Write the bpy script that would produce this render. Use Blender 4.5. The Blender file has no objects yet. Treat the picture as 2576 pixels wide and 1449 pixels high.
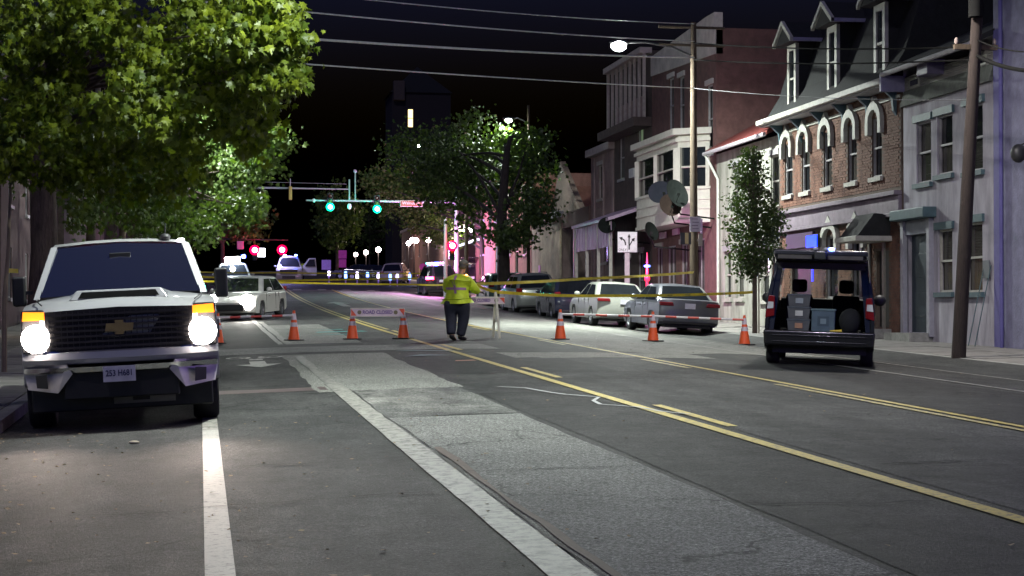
import bpy, math, random
from mathutils import Vector, Matrix
from math import sin, cos, tan, pi, radians, atan2, sqrt
random.seed(7)
C = bpy.context.scene.collection
# ---------------------------------------------------------------- camera, sky, fill sun, exposure
FPX = 4600.0; YAW = radians(9.69); PITCH = radians(0.94); CAMZ = 1.44
cam_d = bpy.data.cameras.new('camera'); cam = bpy.data.objects.new('camera', cam_d); C.objects.link(cam)
cam_d.sensor_width = 36; cam_d.lens = 36*FPX/2576; cam_d.clip_start = .1; cam_d.clip_end = 1500
cam.location = (0, 0, CAMZ); cam.rotation_euler = (radians(90)+PITCH, 0, -YAW)
bpy.context.scene.camera = cam
W = bpy.data.worlds.new('World'); bpy.context.scene.world = W; W.use_nodes = True
wn = W.node_tree.nodes; wl = W.node_tree.links
sky = wn.new('ShaderNodeTexSky'); sky.sky_type = 'NISHITA'; sky.sun_disc = False
sky.sun_elevation = radians(-3); sky.sun_rotation = radians(200)
wn['Background'].inputs['Strength'].default_value = 0.10
tint = wn.new('ShaderNodeVectorMath'); tint.operation = 'MULTIPLY'; tint.inputs[1].default_value = (.35, .7, 3.2)
wl.new(sky.outputs[0], tint.inputs[0]); wl.new(tint.outputs[0], wn['Background'].inputs['Color'])
sd = bpy.data.lights.new('fill_sun', 'SUN'); sd.energy = 0.13; sd.angle = radians(0.5); sd.color = (.85, .78, 1)  # weak sun added as frontal fill, no moon in view
so = bpy.data.objects.new('fill_sun', sd); C.objects.link(so); so.rotation_euler = (radians(40), 0, radians(-20))
sc = bpy.context.scene
sc.view_settings.view_transform = 'Standard'; sc.view_settings.look = 'None'
sc.view_settings.gamma = 1; sc.view_settings.use_curve_mapping = False
sc.view_settings.exposure = 1.42
sc.render.engine = 'CYCLES'
sc.cycles.use_denoising = True
sc.cycles.sample_clamp_indirect = 4
sc.cycles.max_bounces = 5; sc.cycles.transparent_max_bounces = 10
sc.cycles.caustics_reflective = False; sc.cycles.caustics_refractive = False
# ---------------------------------------------------------------- camera maths (pixels are those of a 2576 px wide view)
FW = Vector((sin(YAW)*cos(PITCH), cos(YAW)*cos(PITCH), sin(PITCH)))
RT = Vector((cos(YAW), -sin(YAW), 0)); UP = RT.cross(FW)
CAM = Vector((0, 0, CAMZ))
def P3(px, py, s):
    d = FPX/s
    return CAM + FW*d + RT*((px-1288)/FPX*d) - UP*((py-724.5)/FPX*d)
def ray(px, py): return (FW + RT*((px-1288)/FPX) - UP*((py-724.5)/FPX))
def onX(px, py, X):                       # where a line of sight meets a facade plane x = X
    r = ray(px, py); return CAM + r*(X/r.x)
def XY(px, s):
    X = (px-503)/s*cos(YAW); d = FPX/s
    return X, (d - X*sin(YAW))/cos(YAW)
# ---------------------------------------------------------------- the lie of the land
UL, UR, CR = -2.1, 14.75, 6.4
def bend(Y): return 1.6e-4*max(0, Y-60)**2 if Y < 400 else 1.6e-4*340**2
def grade(Y):
    if Y < 150: return .0224*Y + 1e-4*max(0, Y-42)**2
    return .0224*Y + 1e-4*108**2 + .006*(Y-150)
def gz(X, Y):
    u = X-bend(Y); g = grade(Y)
    if UL <= u <= UR or 121 < Y < 136: return g-.0035*(min(max(u, UL), UR)-CR)**2
    e = (UL-u) if u < UL else (u-UR)
    return g-.0035*8.4**2+.13+.012*min(e, 6)
# ---------------------------------------------------------------- materials
MATS = {}
def nt(name):
    m = bpy.data.materials.new(name); m.use_nodes = True
    return m, m.node_tree.nodes, m.node_tree.links, m.node_tree.nodes['Principled BSDF']
def mat(name, col, rough=.6, metal=0, var=.15, scale=6, bump=.0, coat=0, emit=None, es=0, spec=.5, bscale=None, col2=None, stretch=None):
    if name in MATS: return MATS[name]
    m, N, L, B = nt(name)
    B.inputs['Roughness'].default_value = rough; B.inputs['Metallic'].default_value = metal
    B.inputs['Coat Weight'].default_value = coat; B.inputs['Specular IOR Level'].default_value = spec
    B.inputs['Coat Roughness'].default_value = .05
    tc = N.new('ShaderNodeTexCoord'); src = tc.outputs['Object']
    if stretch:
        mp = N.new('ShaderNodeMapping'); mp.inputs['Scale'].default_value = stretch; L.new(src, mp.inputs[0]); src = mp.outputs[0]
    nz = N.new('ShaderNodeTexNoise'); nz.inputs['Scale'].default_value = scale; nz.inputs['Detail'].default_value = 6; nz.inputs['Roughness'].default_value = .65
    L.new(src, nz.inputs['Vector'])
    rp = N.new('ShaderNodeValToRGB'); rp.color_ramp.elements[0].position = .3; rp.color_ramp.elements[1].position = .7
    c2 = col2 or col
    rp.color_ramp.elements[0].color = (*[max(0, c*(1-var)) for c in col], 1)
    rp.color_ramp.elements[1].color = (*[min(1, c*(1+var)) for c in c2], 1)
    L.new(nz.outputs['Fac'], rp.inputs[0]); L.new(rp.outputs[0], B.inputs['Base Color'])
    if bump:
        n2 = N.new('ShaderNodeTexNoise'); n2.inputs['Scale'].default_value = bscale or scale*6; n2.inputs['Detail'].default_value = 4
        L.new(src, n2.inputs['Vector'])
        bp = N.new('ShaderNodeBump'); bp.inputs['Strength'].default_value = bump; bp.inputs['Distance'].default_value = .02
        L.new(n2.outputs['Fac'], bp.inputs['Height']); L.new(bp.outputs[0], B.inputs['Normal'])
    if emit:
        B.inputs['Emission Color'].default_value = (*emit, 1); B.inputs['Emission Strength'].default_value = es
    MATS[name] = m; return m
def glow(name, col, st):
    if name in MATS: return MATS[name]
    m, N, L, B = nt(name); B.inputs['Base Color'].default_value = (*[c*.5 for c in col], 1); B.inputs['Roughness'].default_value = .3
    B.inputs['Emission Color'].default_value = (*col, 1); B.inputs['Emission Strength'].default_value = st
    MATS[name] = m; return m
def glass(name, tint=(.78, .8, .8), base=.10):
    if name in MATS: return MATS[name]
    m = bpy.data.materials.new(name); m.use_nodes = True; N = m.node_tree.nodes; L = m.node_tree.links
    N.remove(N['Principled BSDF'])
    t = N.new('ShaderNodeBsdfTransparent'); t.inputs[0].default_value = (*tint, 1)
    g = N.new('ShaderNodeBsdfGlossy'); g.inputs['Roughness'].default_value = .03; g.inputs[0].default_value = (.9, .95, 1, 1)
    f = N.new('ShaderNodeFresnel'); f.inputs[0].default_value = 1.5
    mx = N.new('ShaderNodeMixShader'); L.new(f.outputs[0], mx.inputs[0]); L.new(t.outputs[0], mx.inputs[1]); L.new(g.outputs[0], mx.inputs[2])
    ds = N.new('ShaderNodeBsdfDiffuse'); ds.inputs[0].default_value = (.09, .09, .10, 1); m2 = N.new('ShaderNodeMixShader'); m2.inputs[0].default_value = base
    L.new(mx.outputs[0], m2.inputs[1]); L.new(ds.outputs[0], m2.inputs[2])
    L.new(m2.outputs[0], N['Material Output'].inputs[0]); MATS[name] = m; return m
def leafmat(name, c1, c2, trans=.35):
    if name in MATS: return MATS[name]
    m = bpy.data.materials.new(name); m.use_nodes = True; N = m.node_tree.nodes; L = m.node_tree.links
    N.remove(N['Principled BSDF'])
    g = N.new('ShaderNodeNewGeometry'); rp = N.new('ShaderNodeValToRGB')
    L.new(g.outputs['Random Per Island'], rp.inputs[0])
    rp.color_ramp.elements[0].color = (*c1, 1); rp.color_ramp.elements[1].color = (*c2, 1)
    d = N.new('ShaderNodeBsdfPrincipled'); d.inputs['Roughness'].default_value = .45; d.inputs['Specular IOR Level'].default_value = .35
    t = N.new('ShaderNodeBsdfTranslucent'); L.new(rp.outputs[0], d.inputs['Base Color'])
    mu = N.new('ShaderNodeMix'); mu.data_type = 'RGBA'; mu.blend_type = 'MULTIPLY'; mu.inputs[0].default_value = 1
    L.new(rp.outputs[0], mu.inputs[6]); mu.inputs[7].default_value = (1.3, 1.5, .5, 1); L.new(mu.outputs[2], t.inputs[0])
    mx = N.new('ShaderNodeMixShader'); mx.inputs[0].default_value = trans
    L.new(d.outputs[0], mx.inputs[1]); L.new(t.outputs[0], mx.inputs[2]); L.new(mx.outputs[0], N['Material Output'].inputs[0])
    MATS[name] = m; return m
def asphalt(name, dark, light, patch=.5, rough=.68, blot=.45, streak=True):
    m, N, L, B = nt(name); B.inputs['Specular IOR Level'].default_value = .22
    tc = N.new('ShaderNodeTexCoord')
    def noise(sc_, det=6, st=None, r=.6):
        v = tc.outputs['Object']
        if st:
            mp = N.new('ShaderNodeMapping'); mp.inputs['Scale'].default_value = st; L.new(v, mp.inputs[0]); v = mp.outputs[0]
        n = N.new('ShaderNodeTexNoise'); n.inputs['Scale'].default_value = sc_; n.inputs['Detail'].default_value = det; n.inputs['Roughness'].default_value = r
        L.new(v, n.inputs['Vector']); return n.outputs['Fac']
    def ramp(f, a, b, c0, c1):
        r = N.new('ShaderNodeValToRGB'); r.color_ramp.elements[0].position = a; r.color_ramp.elements[1].position = b
        r.color_ramp.elements[0].color = (c0,)*3+(1,) if not isinstance(c0, tuple) else (*c0, 1)
        r.color_ramp.elements[1].color = (c1,)*3+(1,) if not isinstance(c1, tuple) else (*c1, 1)
        L.new(f, r.inputs[0]); return r.outputs[0]
    def mul(a, b):
        x = N.new('ShaderNodeMix'); x.data_type = 'RGBA'; x.blend_type = 'MULTIPLY'; x.inputs[0].default_value = 1
        L.new(a, x.inputs[6]); L.new(b, x.inputs[7]); return x.outputs[2]
    base = ramp(noise(.45, 5, (1, .55, 1)), .38, .62, dark, light)
    c = mul(base, ramp(noise(2.2, 6, (1, .45, 1), .7), .3, .7, 1-blot, 1+blot))
    c = mul(c, ramp(noise(38, 4, None, .85), .42, .60, .35, 1.75))
    c = mul(c, ramp(noise(75, 2), .60, .66, 1.0, 2.6))
    c = mul(c, ramp(noise(58, 2), .36, .41, .35, 1.0))
    c = mul(c, ramp(noise(260, 2), .35, .75, .75, 1.35))
    if streak: c = mul(c, ramp(noise(1.3, 5, (2.2, .25, 1), .75), .42, .6, .82, 1.12))
    dn = N.new('ShaderNodeTexNoise'); dn.inputs['Scale'].default_value = 1.6; dn.inputs['Detail'].default_value = 4; L.new(tc.outputs['Object'], dn.inputs['Vector'])
    ad = N.new('ShaderNodeVectorMath'); ad.operation = 'MULTIPLY_ADD'; ad.inputs[1].default_value = (.9, .9, .9); L.new(dn.outputs['Color'], ad.inputs[0]); L.new(tc.outputs['Object'], ad.inputs[2])
    vo = N.new('ShaderNodeTexVoronoi'); vo.feature = 'DISTANCE_TO_EDGE'; vo.inputs['Scale'].default_value = .42; L.new(ad.outputs[0], vo.inputs['Vector'])
    ck = ramp(vo.outputs['Distance'], .003, .010, .35, 1.0); mk = ramp(noise(.35, 3), .47, .55, 0.0, 1.0)
    cm = N.new('ShaderNodeMix'); cm.data_type = 'RGBA'; L.new(mk, cm.inputs[0]); cm.inputs[6].default_value = (1, 1, 1, 1); L.new(ck, cm.inputs[7]); c = mul(c, cm.outputs[2])
    L.new(c, B.inputs['Base Color'])
    rr = N.new('ShaderNodeMapRange'); L.new(noise(5, 5), rr.inputs[0]); rr.inputs[3].default_value = rough-.12; rr.inputs[4].default_value = rough+.15
    L.new(rr.outputs[0], B.inputs['Roughness'])
    bp = N.new('ShaderNodeBump'); bp.inputs['Strength'].default_value = .8; bp.inputs['Distance'].default_value = .02
    L.new(noise(60, 3, None, .8), bp.inputs['Height']); L.new(bp.outputs[0], B.inputs['Normal'])
    MATS[name] = m; return m
def paintmat(name, col, under, wear=.45, scale=9):
    m, N, L, B = nt(name); tc = N.new('ShaderNodeTexCoord')
    n = N.new('ShaderNodeTexNoise'); n.inputs['Scale'].default_value = scale; n.inputs['Detail'].default_value = 8; n.inputs['Roughness'].default_value = .75
    L.new(tc.outputs['Object'], n.inputs['Vector'])
    r = N.new('ShaderNodeValToRGB'); r.color_ramp.elements[0].position = wear-.07; r.color_ramp.elements[1].position = wear+.07
    r.color_ramp.elements[0].color = (*under, 1); r.color_ramp.elements[1].color = (*col, 1)
    L.new(n.outputs['Fac'], r.inputs[0])
    n2 = N.new('ShaderNodeTexNoise'); n2.inputs['Scale'].default_value = 90; L.new(tc.outputs['Object'], n2.inputs['Vector'])
    r2 = N.new('ShaderNodeValToRGB'); r2.color_ramp.elements[0].color = (.6, .6, .6, 1); r2.color_ramp.elements[1].color = (1.2, 1.2, 1.2, 1)
    L.new(n2.outputs['Fac'], r2.inputs[0])
    mx = N.new('ShaderNodeMix'); mx.data_type = 'RGBA'; mx.blend_type = 'MULTIPLY'; mx.inputs[0].default_value = 1
    L.new(r.outputs[0], mx.inputs[6]); L.new(r2.outputs[0], mx.inputs[7]); L.new(mx.outputs[2], B.inputs['Base Color'])
    B.inputs['Roughness'].default_value = .6; MATS[name] = m; return m
# ---------------------------------------------------------------- objects
def tag(o, label=None, cat=None, group=None, kind=None):
    if label: o['label'] = label
    if cat: o['category'] = cat
    if group: o['group'] = group
    if kind: o['kind'] = kind
    return o
def thing(name, label, cat, loc=(0, 0, 0), rz=0, group=None):
    o = bpy.data.objects.new(name, None); C.objects.link(o); o.location = loc; o.rotation_euler = (0, 0, rz)
    o.empty_display_size = .2
    return tag(o, label, cat, group)
def origin(o):
    while o.parent: o = o.parent
    return o.location
class MB:
    def __init__(s): s.v = []; s.f = []; s.m = []; s.mi = 0
    def add(s, vs, fs):
        n = len(s.v); s.v += [tuple(v) for v in vs]; s.f += [tuple(i+n for i in f) for f in fs]; s.m += [s.mi]*len(fs); return s
    def box(s, x0, x1, y0, y1, z0, z1):
        return s.add([(x0, y0, z0), (x1, y0, z0), (x1, y1, z0), (x0, y1, z0), (x0, y0, z1), (x1, y0, z1), (x1, y1, z1), (x0, y1, z1)],
                     [(0, 3, 2, 1), (4, 5, 6, 7), (0, 1, 5, 4), (1, 2, 6, 5), (2, 3, 7, 6), (3, 0, 4, 7)])
    def cbox(s, c, d): return s.box(c[0]-d[0]/2, c[0]+d[0]/2, c[1]-d[1]/2, c[1]+d[1]/2, c[2]-d[2]/2, c[2]+d[2]/2)
    def quad(s, a, b, c, d): return s.add([a, b, c, d], [(0, 1, 2, 3)])
    def poly(s, pts): return s.add(pts, [tuple(range(len(pts)))])
    def prism(s, pts, off):
        n = len(pts); o = Vector(off); q = [Vector(p) for p in pts]
        return s.add(q+[p+o for p in q], [tuple(range(n))[::-1], tuple(range(n, 2*n))]+[(i, (i+1) % n, n+(i+1) % n, n+i) for i in range(n)])
    def tube(s, pts, r, n=8, cap=True):
        pts = [Vector(p) for p in pts]; rs = r if isinstance(r, (list, tuple)) else [r]*len(pts)
        rings = []; prev = None
        for i, p in enumerate(pts):
            t = (pts[min(i+1, len(pts)-1)]-pts[max(i-1, 0)]).normalized()
            a = prev-t*prev.dot(t) if prev is not None else (Vector((0, 0, 1)) if abs(t.z) < .9 else Vector((1, 0, 0))).cross(t)
            if a.length < 1e-6: a = Vector((1, 0, 0)).cross(t)
            a.normalize(); prev = a; b = t.cross(a)
            rings.append([p+(a*cos(2*pi*k/n)+b*sin(2*pi*k/n))*rs[i] for k in range(n)])
        vs = [v for R in rings for v in R]; fs = []
        for i in range(len(pts)-1):
            for k in range(n): fs.append((i*n+k, i*n+(k+1) % n, (i+1)*n+(k+1) % n, (i+1)*n+k))
        if cap: fs += [tuple(range(n))[::-1], tuple(range((len(pts)-1)*n, len(pts)*n))]
        return s.add(vs, fs)
    def lathe(s, prof, c=(0, 0, 0), n=16, axis='z', arc=1.0):
        vs = []; fs = []; m = len(prof)
        for k in range(n):
            a = 2*pi*k/n
            for r, h in prof:
                p = (r*cos(a), r*sin(a), h) if axis == 'z' else ((h, r*cos(a), r*sin(a)) if axis == 'x' else (r*cos(a), h, r*sin(a)))
                vs.append((p[0]+c[0], p[1]+c[1], p[2]+c[2]))
        for k in range(n):
            for i in range(m-1):
                a, b = k*m+i, ((k+1) % n)*m+i
                fs.append((a, b, b+1, a+1))
        return s.add(vs, fs)
    def ball(s, c, r, n=10, sc_=(1, 1, 1)):
        pr = [(max(1e-4, r*sin(pi*i/n)), -r*cos(pi*i/n)) for i in range(n+1)]; k = len(s.v); s.lathe(pr, (0, 0, 0), n*2)
        s.v[k:] = [(x*sc_[0]+c[0], y*sc_[1]+c[1], z*sc_[2]+c[2]) for x, y, z in s.v[k:]]; return s
    def build(s, name, m, parent=None, smooth=False, ang=38, world=False, bevel=0, segs=2):
        me = bpy.data.meshes.new(name); v = s.v
        if world and parent is not None:
            o0 = origin(parent); v = [(a-o0[0], b-o0[1], c-o0[2]) for a, b, c in v]
        me.from_pydata(v, [], s.f)
        for mm in (m if isinstance(m, (list, tuple)) else [m]): me.materials.append(mm)
        if any(s.m): me.polygons.foreach_set('material_index', s.m)
        if smooth or bevel:
            me.polygons.foreach_set('use_smooth', [True]*len(me.polygons))
            if not bevel: me.set_sharp_from_angle(angle=radians(ang))
        o = bpy.data.objects.new(name, me); C.objects.link(o); o.parent = parent
        if bevel:
            b = o.modifiers.new('b', 'BEVEL'); b.width = bevel; b.segments = segs; b.limit_method = 'ANGLE'; b.angle_limit = radians(28); b.harden_normals = True
        return o
def copy_tree(o, parent=None):
    c = o.copy(); C.objects.link(c); c.parent = parent
    for ch in list(o.children): copy_tree(ch, c)
    return c
def text(s, size, m, parent, loc, rot, name='lettering', ext=.002, sx=1, bold=0):
    cu = bpy.data.curves.new('t', 'FONT'); cu.body = s; cu.size = size; cu.align_x = 'CENTER'; cu.align_y = 'CENTER'; cu.extrude = ext; cu.offset = bold; cu.resolution_u = 3
    t = bpy.data.objects.new('t', cu); C.objects.link(t)
    dg = bpy.context.evaluated_depsgraph_get(); dg.update()
    me = bpy.data.meshes.new_from_object(t.evaluated_get(dg)); bpy.data.objects.remove(t)
    me.materials.clear(); me.materials.append(m)
    o = bpy.data.objects.new(name, me); C.objects.link(o); o.parent = parent
    o.matrix_local = Matrix.Translation(loc) @ (rot if isinstance(rot, Matrix) else Matrix.Identity(4)) @ Matrix.Diagonal((sx, 1, 1, 1))
    return o
FACE_CAM = Matrix(((1, 0, 0, 0), (0, 0, -1, 0), (0, 1, 0, 0), (0, 0, 0, 1)))     # text upright, read from -y
def settle(root, X, Y, rz, dz=0):        # stand a vehicle on the cambered, rising road
    e = .8; n = Vector((-(gz(X+e, Y)-gz(X-e, Y))/(2*e), -(gz(X, Y+e)-gz(X, Y-e))/(2*e), 1)).normalized()
    u = X-bend(Y); root.location = (X, Y, gz(X, Y)+dz)
    q = Vector((0, 0, 1)).rotation_difference(n)
    root.rotation_mode = 'QUATERNION'; root.rotation_quaternion = q @ Matrix.Rotation(rz, 3, 'Z').to_quaternion()
def lamp(name, typ, loc, energy, col, size=.2, parent=None, rot=None, spot=None, blend=.5):
    d = bpy.data.lights.new(name, typ); d.energy = energy; d.color = col
    if typ == 'AREA': d.shape = 'DISK'; d.size = size
    else: d.shadow_soft_size = size
    if typ == 'SPOT': d.spot_size = spot; d.spot_blend = blend
    o = bpy.data.objects.new(name, d); C.objects.link(o); o.parent = parent; o.location = loc
    if rot: o.rotation_euler = rot
    return o
# ---------------------------------------------------------------- common materials
WHITE = (.78, .78, .76)
chrome = mat('chrome', (.7, .7, .72), .15, 1, .03)
rubber = mat('rubber', (.022, .022, .023), .8, 0, .3, 30, .3)
blackpl = mat('black_plastic', (.02, .02, .021), .5, 0, .2, 12)
alloy = mat('alloy', (.42, .43, .45), .3, .9, .08)
dark = mat('dark_metal', (.04, .04, .042), .5, .4, .2)
galv = mat('galvanised', (.42, .44, .45), .45, .6, .12, 14, .1)
woodpole = mat('pole_wood', (.065, .045, .028), .85, 0, .4, 5, .5, stretch=(8, 8, 1), bscale=20)
bark = mat('bark', (.10, .075, .06), .9, 0, .5, 3, .9, stretch=(5, 5, 1), bscale=9)
glassdark = mat('dark_glass', (.012, .014, .016), .04, 0, .3, 2, spec=.8)
# ================================================================= SETTING
m_road = asphalt('asphalt', (.028, .029, .029), (.054, .054, .052))
m_dark = asphalt('asphalt_dark', (.018, .019, .019), (.032, .032, .031), streak=False)
m_light = asphalt('asphalt_light', (.17, .173, .163), (.23, .232, .215), blot=.14, streak=False, rough=.75)
m_light2 = asphalt('concrete_patch', (.20, .205, .185), (.26, .26, .235), blot=.12, streak=False, rough=.75)
m_mottle = asphalt('asphalt_mottled', (.06, .062, .060), (.22, .22, .20), blot=.5)
m_walk = mat('sidewalk_concrete', (.20, .19, .175), .8, 0, .3, 3, .3, bscale=60)
m_kerb = mat('kerb_concrete', (.26, .26, .24), .8, 0, .3, 5, .3)
m_earth = mat('earth', (.05, .045, .035), .95, 0, .4, 2, .4)
def rows(a, b, step):
    r = [a]
    while r[-1] < b-1e-6: r.append(min(b, r[-1]+step(r[-1])))
    return r
st1 = lambda y: .5 if y < 60 else 2
def sheet(name, u0, u1, Y0, Y1, m, dz, parent=None, nu=None, jit=0, step=st1, endjit=0):
    ys = rows(Y0, Y1, step); nu = nu or max(1, int((u1-u0)/.7)); b = MB(); vs = []
    rr = random.Random(hash((name, int(u0*100), int(Y0*10))) if False else int(u0*1000+Y0*77+u1*13)); ja = jb = 0
    for i, y in enumerate(ys):
        ja = ja*.7+rr.uniform(-jit, jit); jb = jb*.7+rr.uniform(-jit, jit)
        for k in range(nu+1):
            u = (u0+ja)+(u1+jb-u0-ja)*k/nu
            yy = y+(rr.uniform(-endjit, endjit) if i in (0, len(ys)-1) else 0)
            X = u+bend(yy); vs.append((X, yy, gz(X, yy)+dz))
    fs = [(i*(nu+1)+k, i*(nu+1)+k+1, (i+1)*(nu+1)+k+1, (i+1)*(nu+1)+k) for i in range(len(ys)-1) for k in range(nu)]
    b.add(vs, fs); return b.build(name, m, parent, smooth=True)
# ground sheet out to the horizon
b = MB(); ys = rows(-40, 520, lambda y: 6 if y < 160 else 30); us = [-150, -80, -40, -12, -4, 4, 12, 18, 30, 60, 100, 150]
vs = [(u+bend(y), y, grade(y)-.55) for y in ys for u in us]; n = len(us)
b.add(vs, [(i*n+k, i*n+k+1, (i+1)*n+k+1, (i+1)*n+k) for i in range(len(ys)-1) for k in range(n-1)])
tag(b.build('ground', m_earth), kind='structure')
road = tag(sheet('road', UL, UR, -12, 440, m_road, 0, nu=26, step=lambda y: 1 if y < 150 else 5), kind='structure')
tag(sheet('cross_street', UR, UR+40, 121, 136, m_road, 0, nu=12), kind='structure')
tag(sheet('cross_street', UL-40, UL, 121, 136, m_road, 0, nu=12), kind='structure')
def walk(side, Y0, Y1):
    e = UR if side > 0 else UL; w = 3.4
    b = MB(); ys = rows(Y0, Y1, lambda y: 1.5 if y < 60 else 4); vs = []
    for y in ys:
        zg = grade(y)-.0035*8.4**2
        for du, dz in ((0, -.3), (0, .13), (.16, .135), (.161, .10), (w, .14)):
            X = e+side*du+bend(y); vs.append((X, y, zg+dz))
    fs = [(i*5+k, (i+1)*5+k, (i+1)*5+k+1, i*5+k+1) for i in range(len(ys)-1) for k in range(4)]
    o = tag(b.add(vs, fs).build('sidewalk', m_kerb), kind='structure')
    slab = 1.45; y = Y0; rr = random.Random(5)
    while y < min(Y1-.1, 62) and Y0 < 60:
        for c0 in (0, 1):
            a = .175+c0*1.6; t = rr.uniform(-.006, .006); vs = []
            for (du, dy) in ((a, 0), (a+1.57, 0), (a+1.57, slab-.03), (a, slab-.03)):
                X = e+side*du+bend(y+dy); vs.append(Vector((X, y+dy, grade(y+dy)-.0035*8.4**2+.137+.012*du+t)))
            MB().prism([v-Vector((0, 0, .045)) for v in vs], (0, 0, .045)).build('paving_slab', m_walk, o)
        y += slab
    return o
walk(1, 12, 121); walk(1, 136, 440); walk(-1, 8, 121); walk(-1, 136, 440)
# patches of newer and older surfacing, two also painting the lamp's light pool
sheet('surface_patch', 1.98, 3.42, 3, 19.5, m_light, .004, road, jit=.012)
sheet('surface_patch', 1.98, 3.42, 19.5, 24.2, m_mottle, .004, road, jit=.012, endjit=.15)
sheet('surface_patch', 1.55, 3.5, 24.2, 35.5, m_light2, .004, road, jit=.03, endjit=.12)
sheet('surface_patch', .2, 6.0, 36.6, 39.4, m_light, .004, road, jit=0, endjit=.15, step=lambda y: .7)
sheet('surface_patch', 1.9, 3.6, 41.0, 56, m_light2, .004, road, jit=.02)
sheet('surface_patch', 5.6, 9.3, 32.3, 34.6, m_light2, .004, road, endjit=.1)
sheet('surface_patch', 3.5, 4.75, 3, 23, m_dark, .004, road, jit=.012)
sheet('surface_patch', 5.05, 7.6, 5, 19, m_mottle if False else m_road, .004, road)
sheet('surface_patch', 3.5, 6.4, 27.5, 32.5, m_dark, .004, road, endjit=.15)
sheet('surface_patch', 8.1, 10.6, 14, 30, m_dark, .004, road, jit=.03)
sheet('surface_patch', 8.1, 12.4, 34.8, 62, m_light2, .004, road, jit=.04, endjit=.5)  # paler surfacing, with the street lamp's light pool painted in
sheet('surface_patch', 8.1, 12.4, 62, 118, m_light, .004, road, jit=.03, endjit=.2)  # paler lane, the far reach of the lamp's pool put into its colour
sheet('surface_patch', .25, 1.7, 24.6, 25.3, mat('red_stain', (.075, .048, .045), .6, 0, .4, 4), .004, road, endjit=.1)
sheet('surface_patch', -.2, 1.7, 40.5, 54, m_dark, .004, road)
# painted markings
und = (.06, .06, .058)
yel = paintmat('yellow_paint', (.50, .38, .07), und, .43, 16)
yel2 = paintmat('yellow_paint_worn', (.45, .36, .10), und, .47, 14)
whi = paintmat('white_paint', (.44, .43, .39), und, .41, 16)
whw = paintmat('white_paint_worn', (.34, .33, .29), (.075, .074, .07), .47, 11)
sheet('lane_line', .03, .19, 5, 19.0, whi, .008, road, nu=1)
sheet('lane_line', .03, .19, 19.0, 120, whw, .008, road, nu=1)
sheet('lane_line', 1.74, 1.97, 4, 26, whw, .010, road, nu=2, jit=.005)
sheet('lane_line', 1.76, 1.92, 26, 35, yel2 if False else whw, .010, road, nu=2, jit=.015)
sheet('lane_line', 1.72, 1.84, 41, 120, whw, .010, road, nu=1, jit=.01)
sheet('lane_line', 1.90, 2.04, 41.5, 60, whw, .010, road, nu=1, jit=.02)
seal = mat('crack_sealer', (.012, .012, .011), .9, 0, .3, 9, spec=.05)
seal2 = mat('crack_rust', (.09, .06, .045), .8, 0, .3, 9)
sheet('crack_seal', 1.975, 1.995, 4, 24, mat('old_sealer', (.03, .029, .027), .85, 0, .3, 9), .012, road, nu=1, jit=.02)
sheet('crack_seal', 2.03, 2.09, 4, 16, seal2, .013, road, nu=1, jit=.015)
sheet('lane_line', 4.80, 4.93, 4, 60, yel, .010, road, nu=1)
sheet('lane_line', 4.80, 4.92, 60, 120, yel2, .010, road, nu=1)
sheet('lane_line', 5.03, 5.14, 50, 120, yel2, .010, road, nu=1)
for y0 in (17.2, 25.9, 36, 46): sheet('lane_dash', 5.06, 5.17, y0, y0+3.0, yel, .010, road, nu=1)
sheet('lane_line', 7.90, 8.00, 6, 120, yel, .010, road, nu=1)
sheet('lane_line', 7.70, 7.80, 6, 24, yel2, .010, road, nu=1)
for y0 in (28.4, 38.5, 49): sheet('lane_dash', 7.68, 7.78, y0, y0+3.2, yel2, .010, road, nu=1)
sheet('lane_line', 10.85, 10.97, 8, 120, whw, .010, road, nu=1)
sheet('lane_line', 12.5, 12.6, 8, 120, whw, .010, road, nu=1)
sheet('stop_line', 5.0, 10.8, 117, 117.6, whw, .010, road)
for k in range(10): sheet('crosswalk_bar', -1+k*1.6, -.45+k*1.6, 118.4, 120.6, whw, .010, road, nu=1)
# wheel-worn streaks between the yellow lines, painted arrow and cyclist in the bike lane
def decal(name, polys, m, dz=.011):
    b = MB()
    for pl in polys:
        b.poly([(u+bend(y), y, gz(u+bend(y), y)+dz) for u, y in pl])
    return b.build(name, m, road)
def circ(cx, cy, r, sy, n=14, w=.3):
    out = []
    for k in range(n):
        a0, a1 = 2*pi*k/n, 2*pi*(k+1)/n
        out.append([(cx+r*cos(a0), cy+r*sy*sin(a0)), (cx+r*cos(a1), cy+r*sy*sin(a1)), (cx+r*(1-w)*cos(a1), cy+r*(1-w)*sy*sin(a1)), (cx+r*(1-w)*cos(a0), cy+r*(1-w)*sy*sin(a0))])
    return out
decal('bike_lane_arrow', [[(1.02, 31.2), (.62, 32.3), (.88, 32.3), (.88, 33.4), (1.16, 33.4), (1.16, 32.3), (1.42, 32.3)]], whi)
decal('bike_lane_symbol', circ(.72, 35.0, .24, 1.6)+circ(1.32, 35.0, .24, 1.6)+[[(.72, 35.0), (.78, 35.0), (1.02, 34.2), (.96, 34.2)], [(1.0, 34.2), (1.3, 35.0), (1.36, 35.0), (1.06, 34.2)], [(.9, 33.9), (1.15, 33.9), (1.15, 34.15), (.9, 34.15)]], whi)
decal('turn_arrow', [[(6.1, 80), (6.5, 80), (6.5, 86), (6.9, 86), (6.3, 89), (5.7, 86), (6.1, 86)]], whw)
teal = mat('teal_survey_paint', (.03, .30, .27), .6, 0, .3, 6)
decal('survey_mark', [[(3.0, 48.3), (4.4, 48.5), (4.3, 49.1), (3.1, 48.9)], [(3.0, 50.6), (3.9, 50.4), (3.9, 50.8)], [(2.7, 46.2), (4.0, 46.6), (3.6, 46.8)]], teal)
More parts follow.
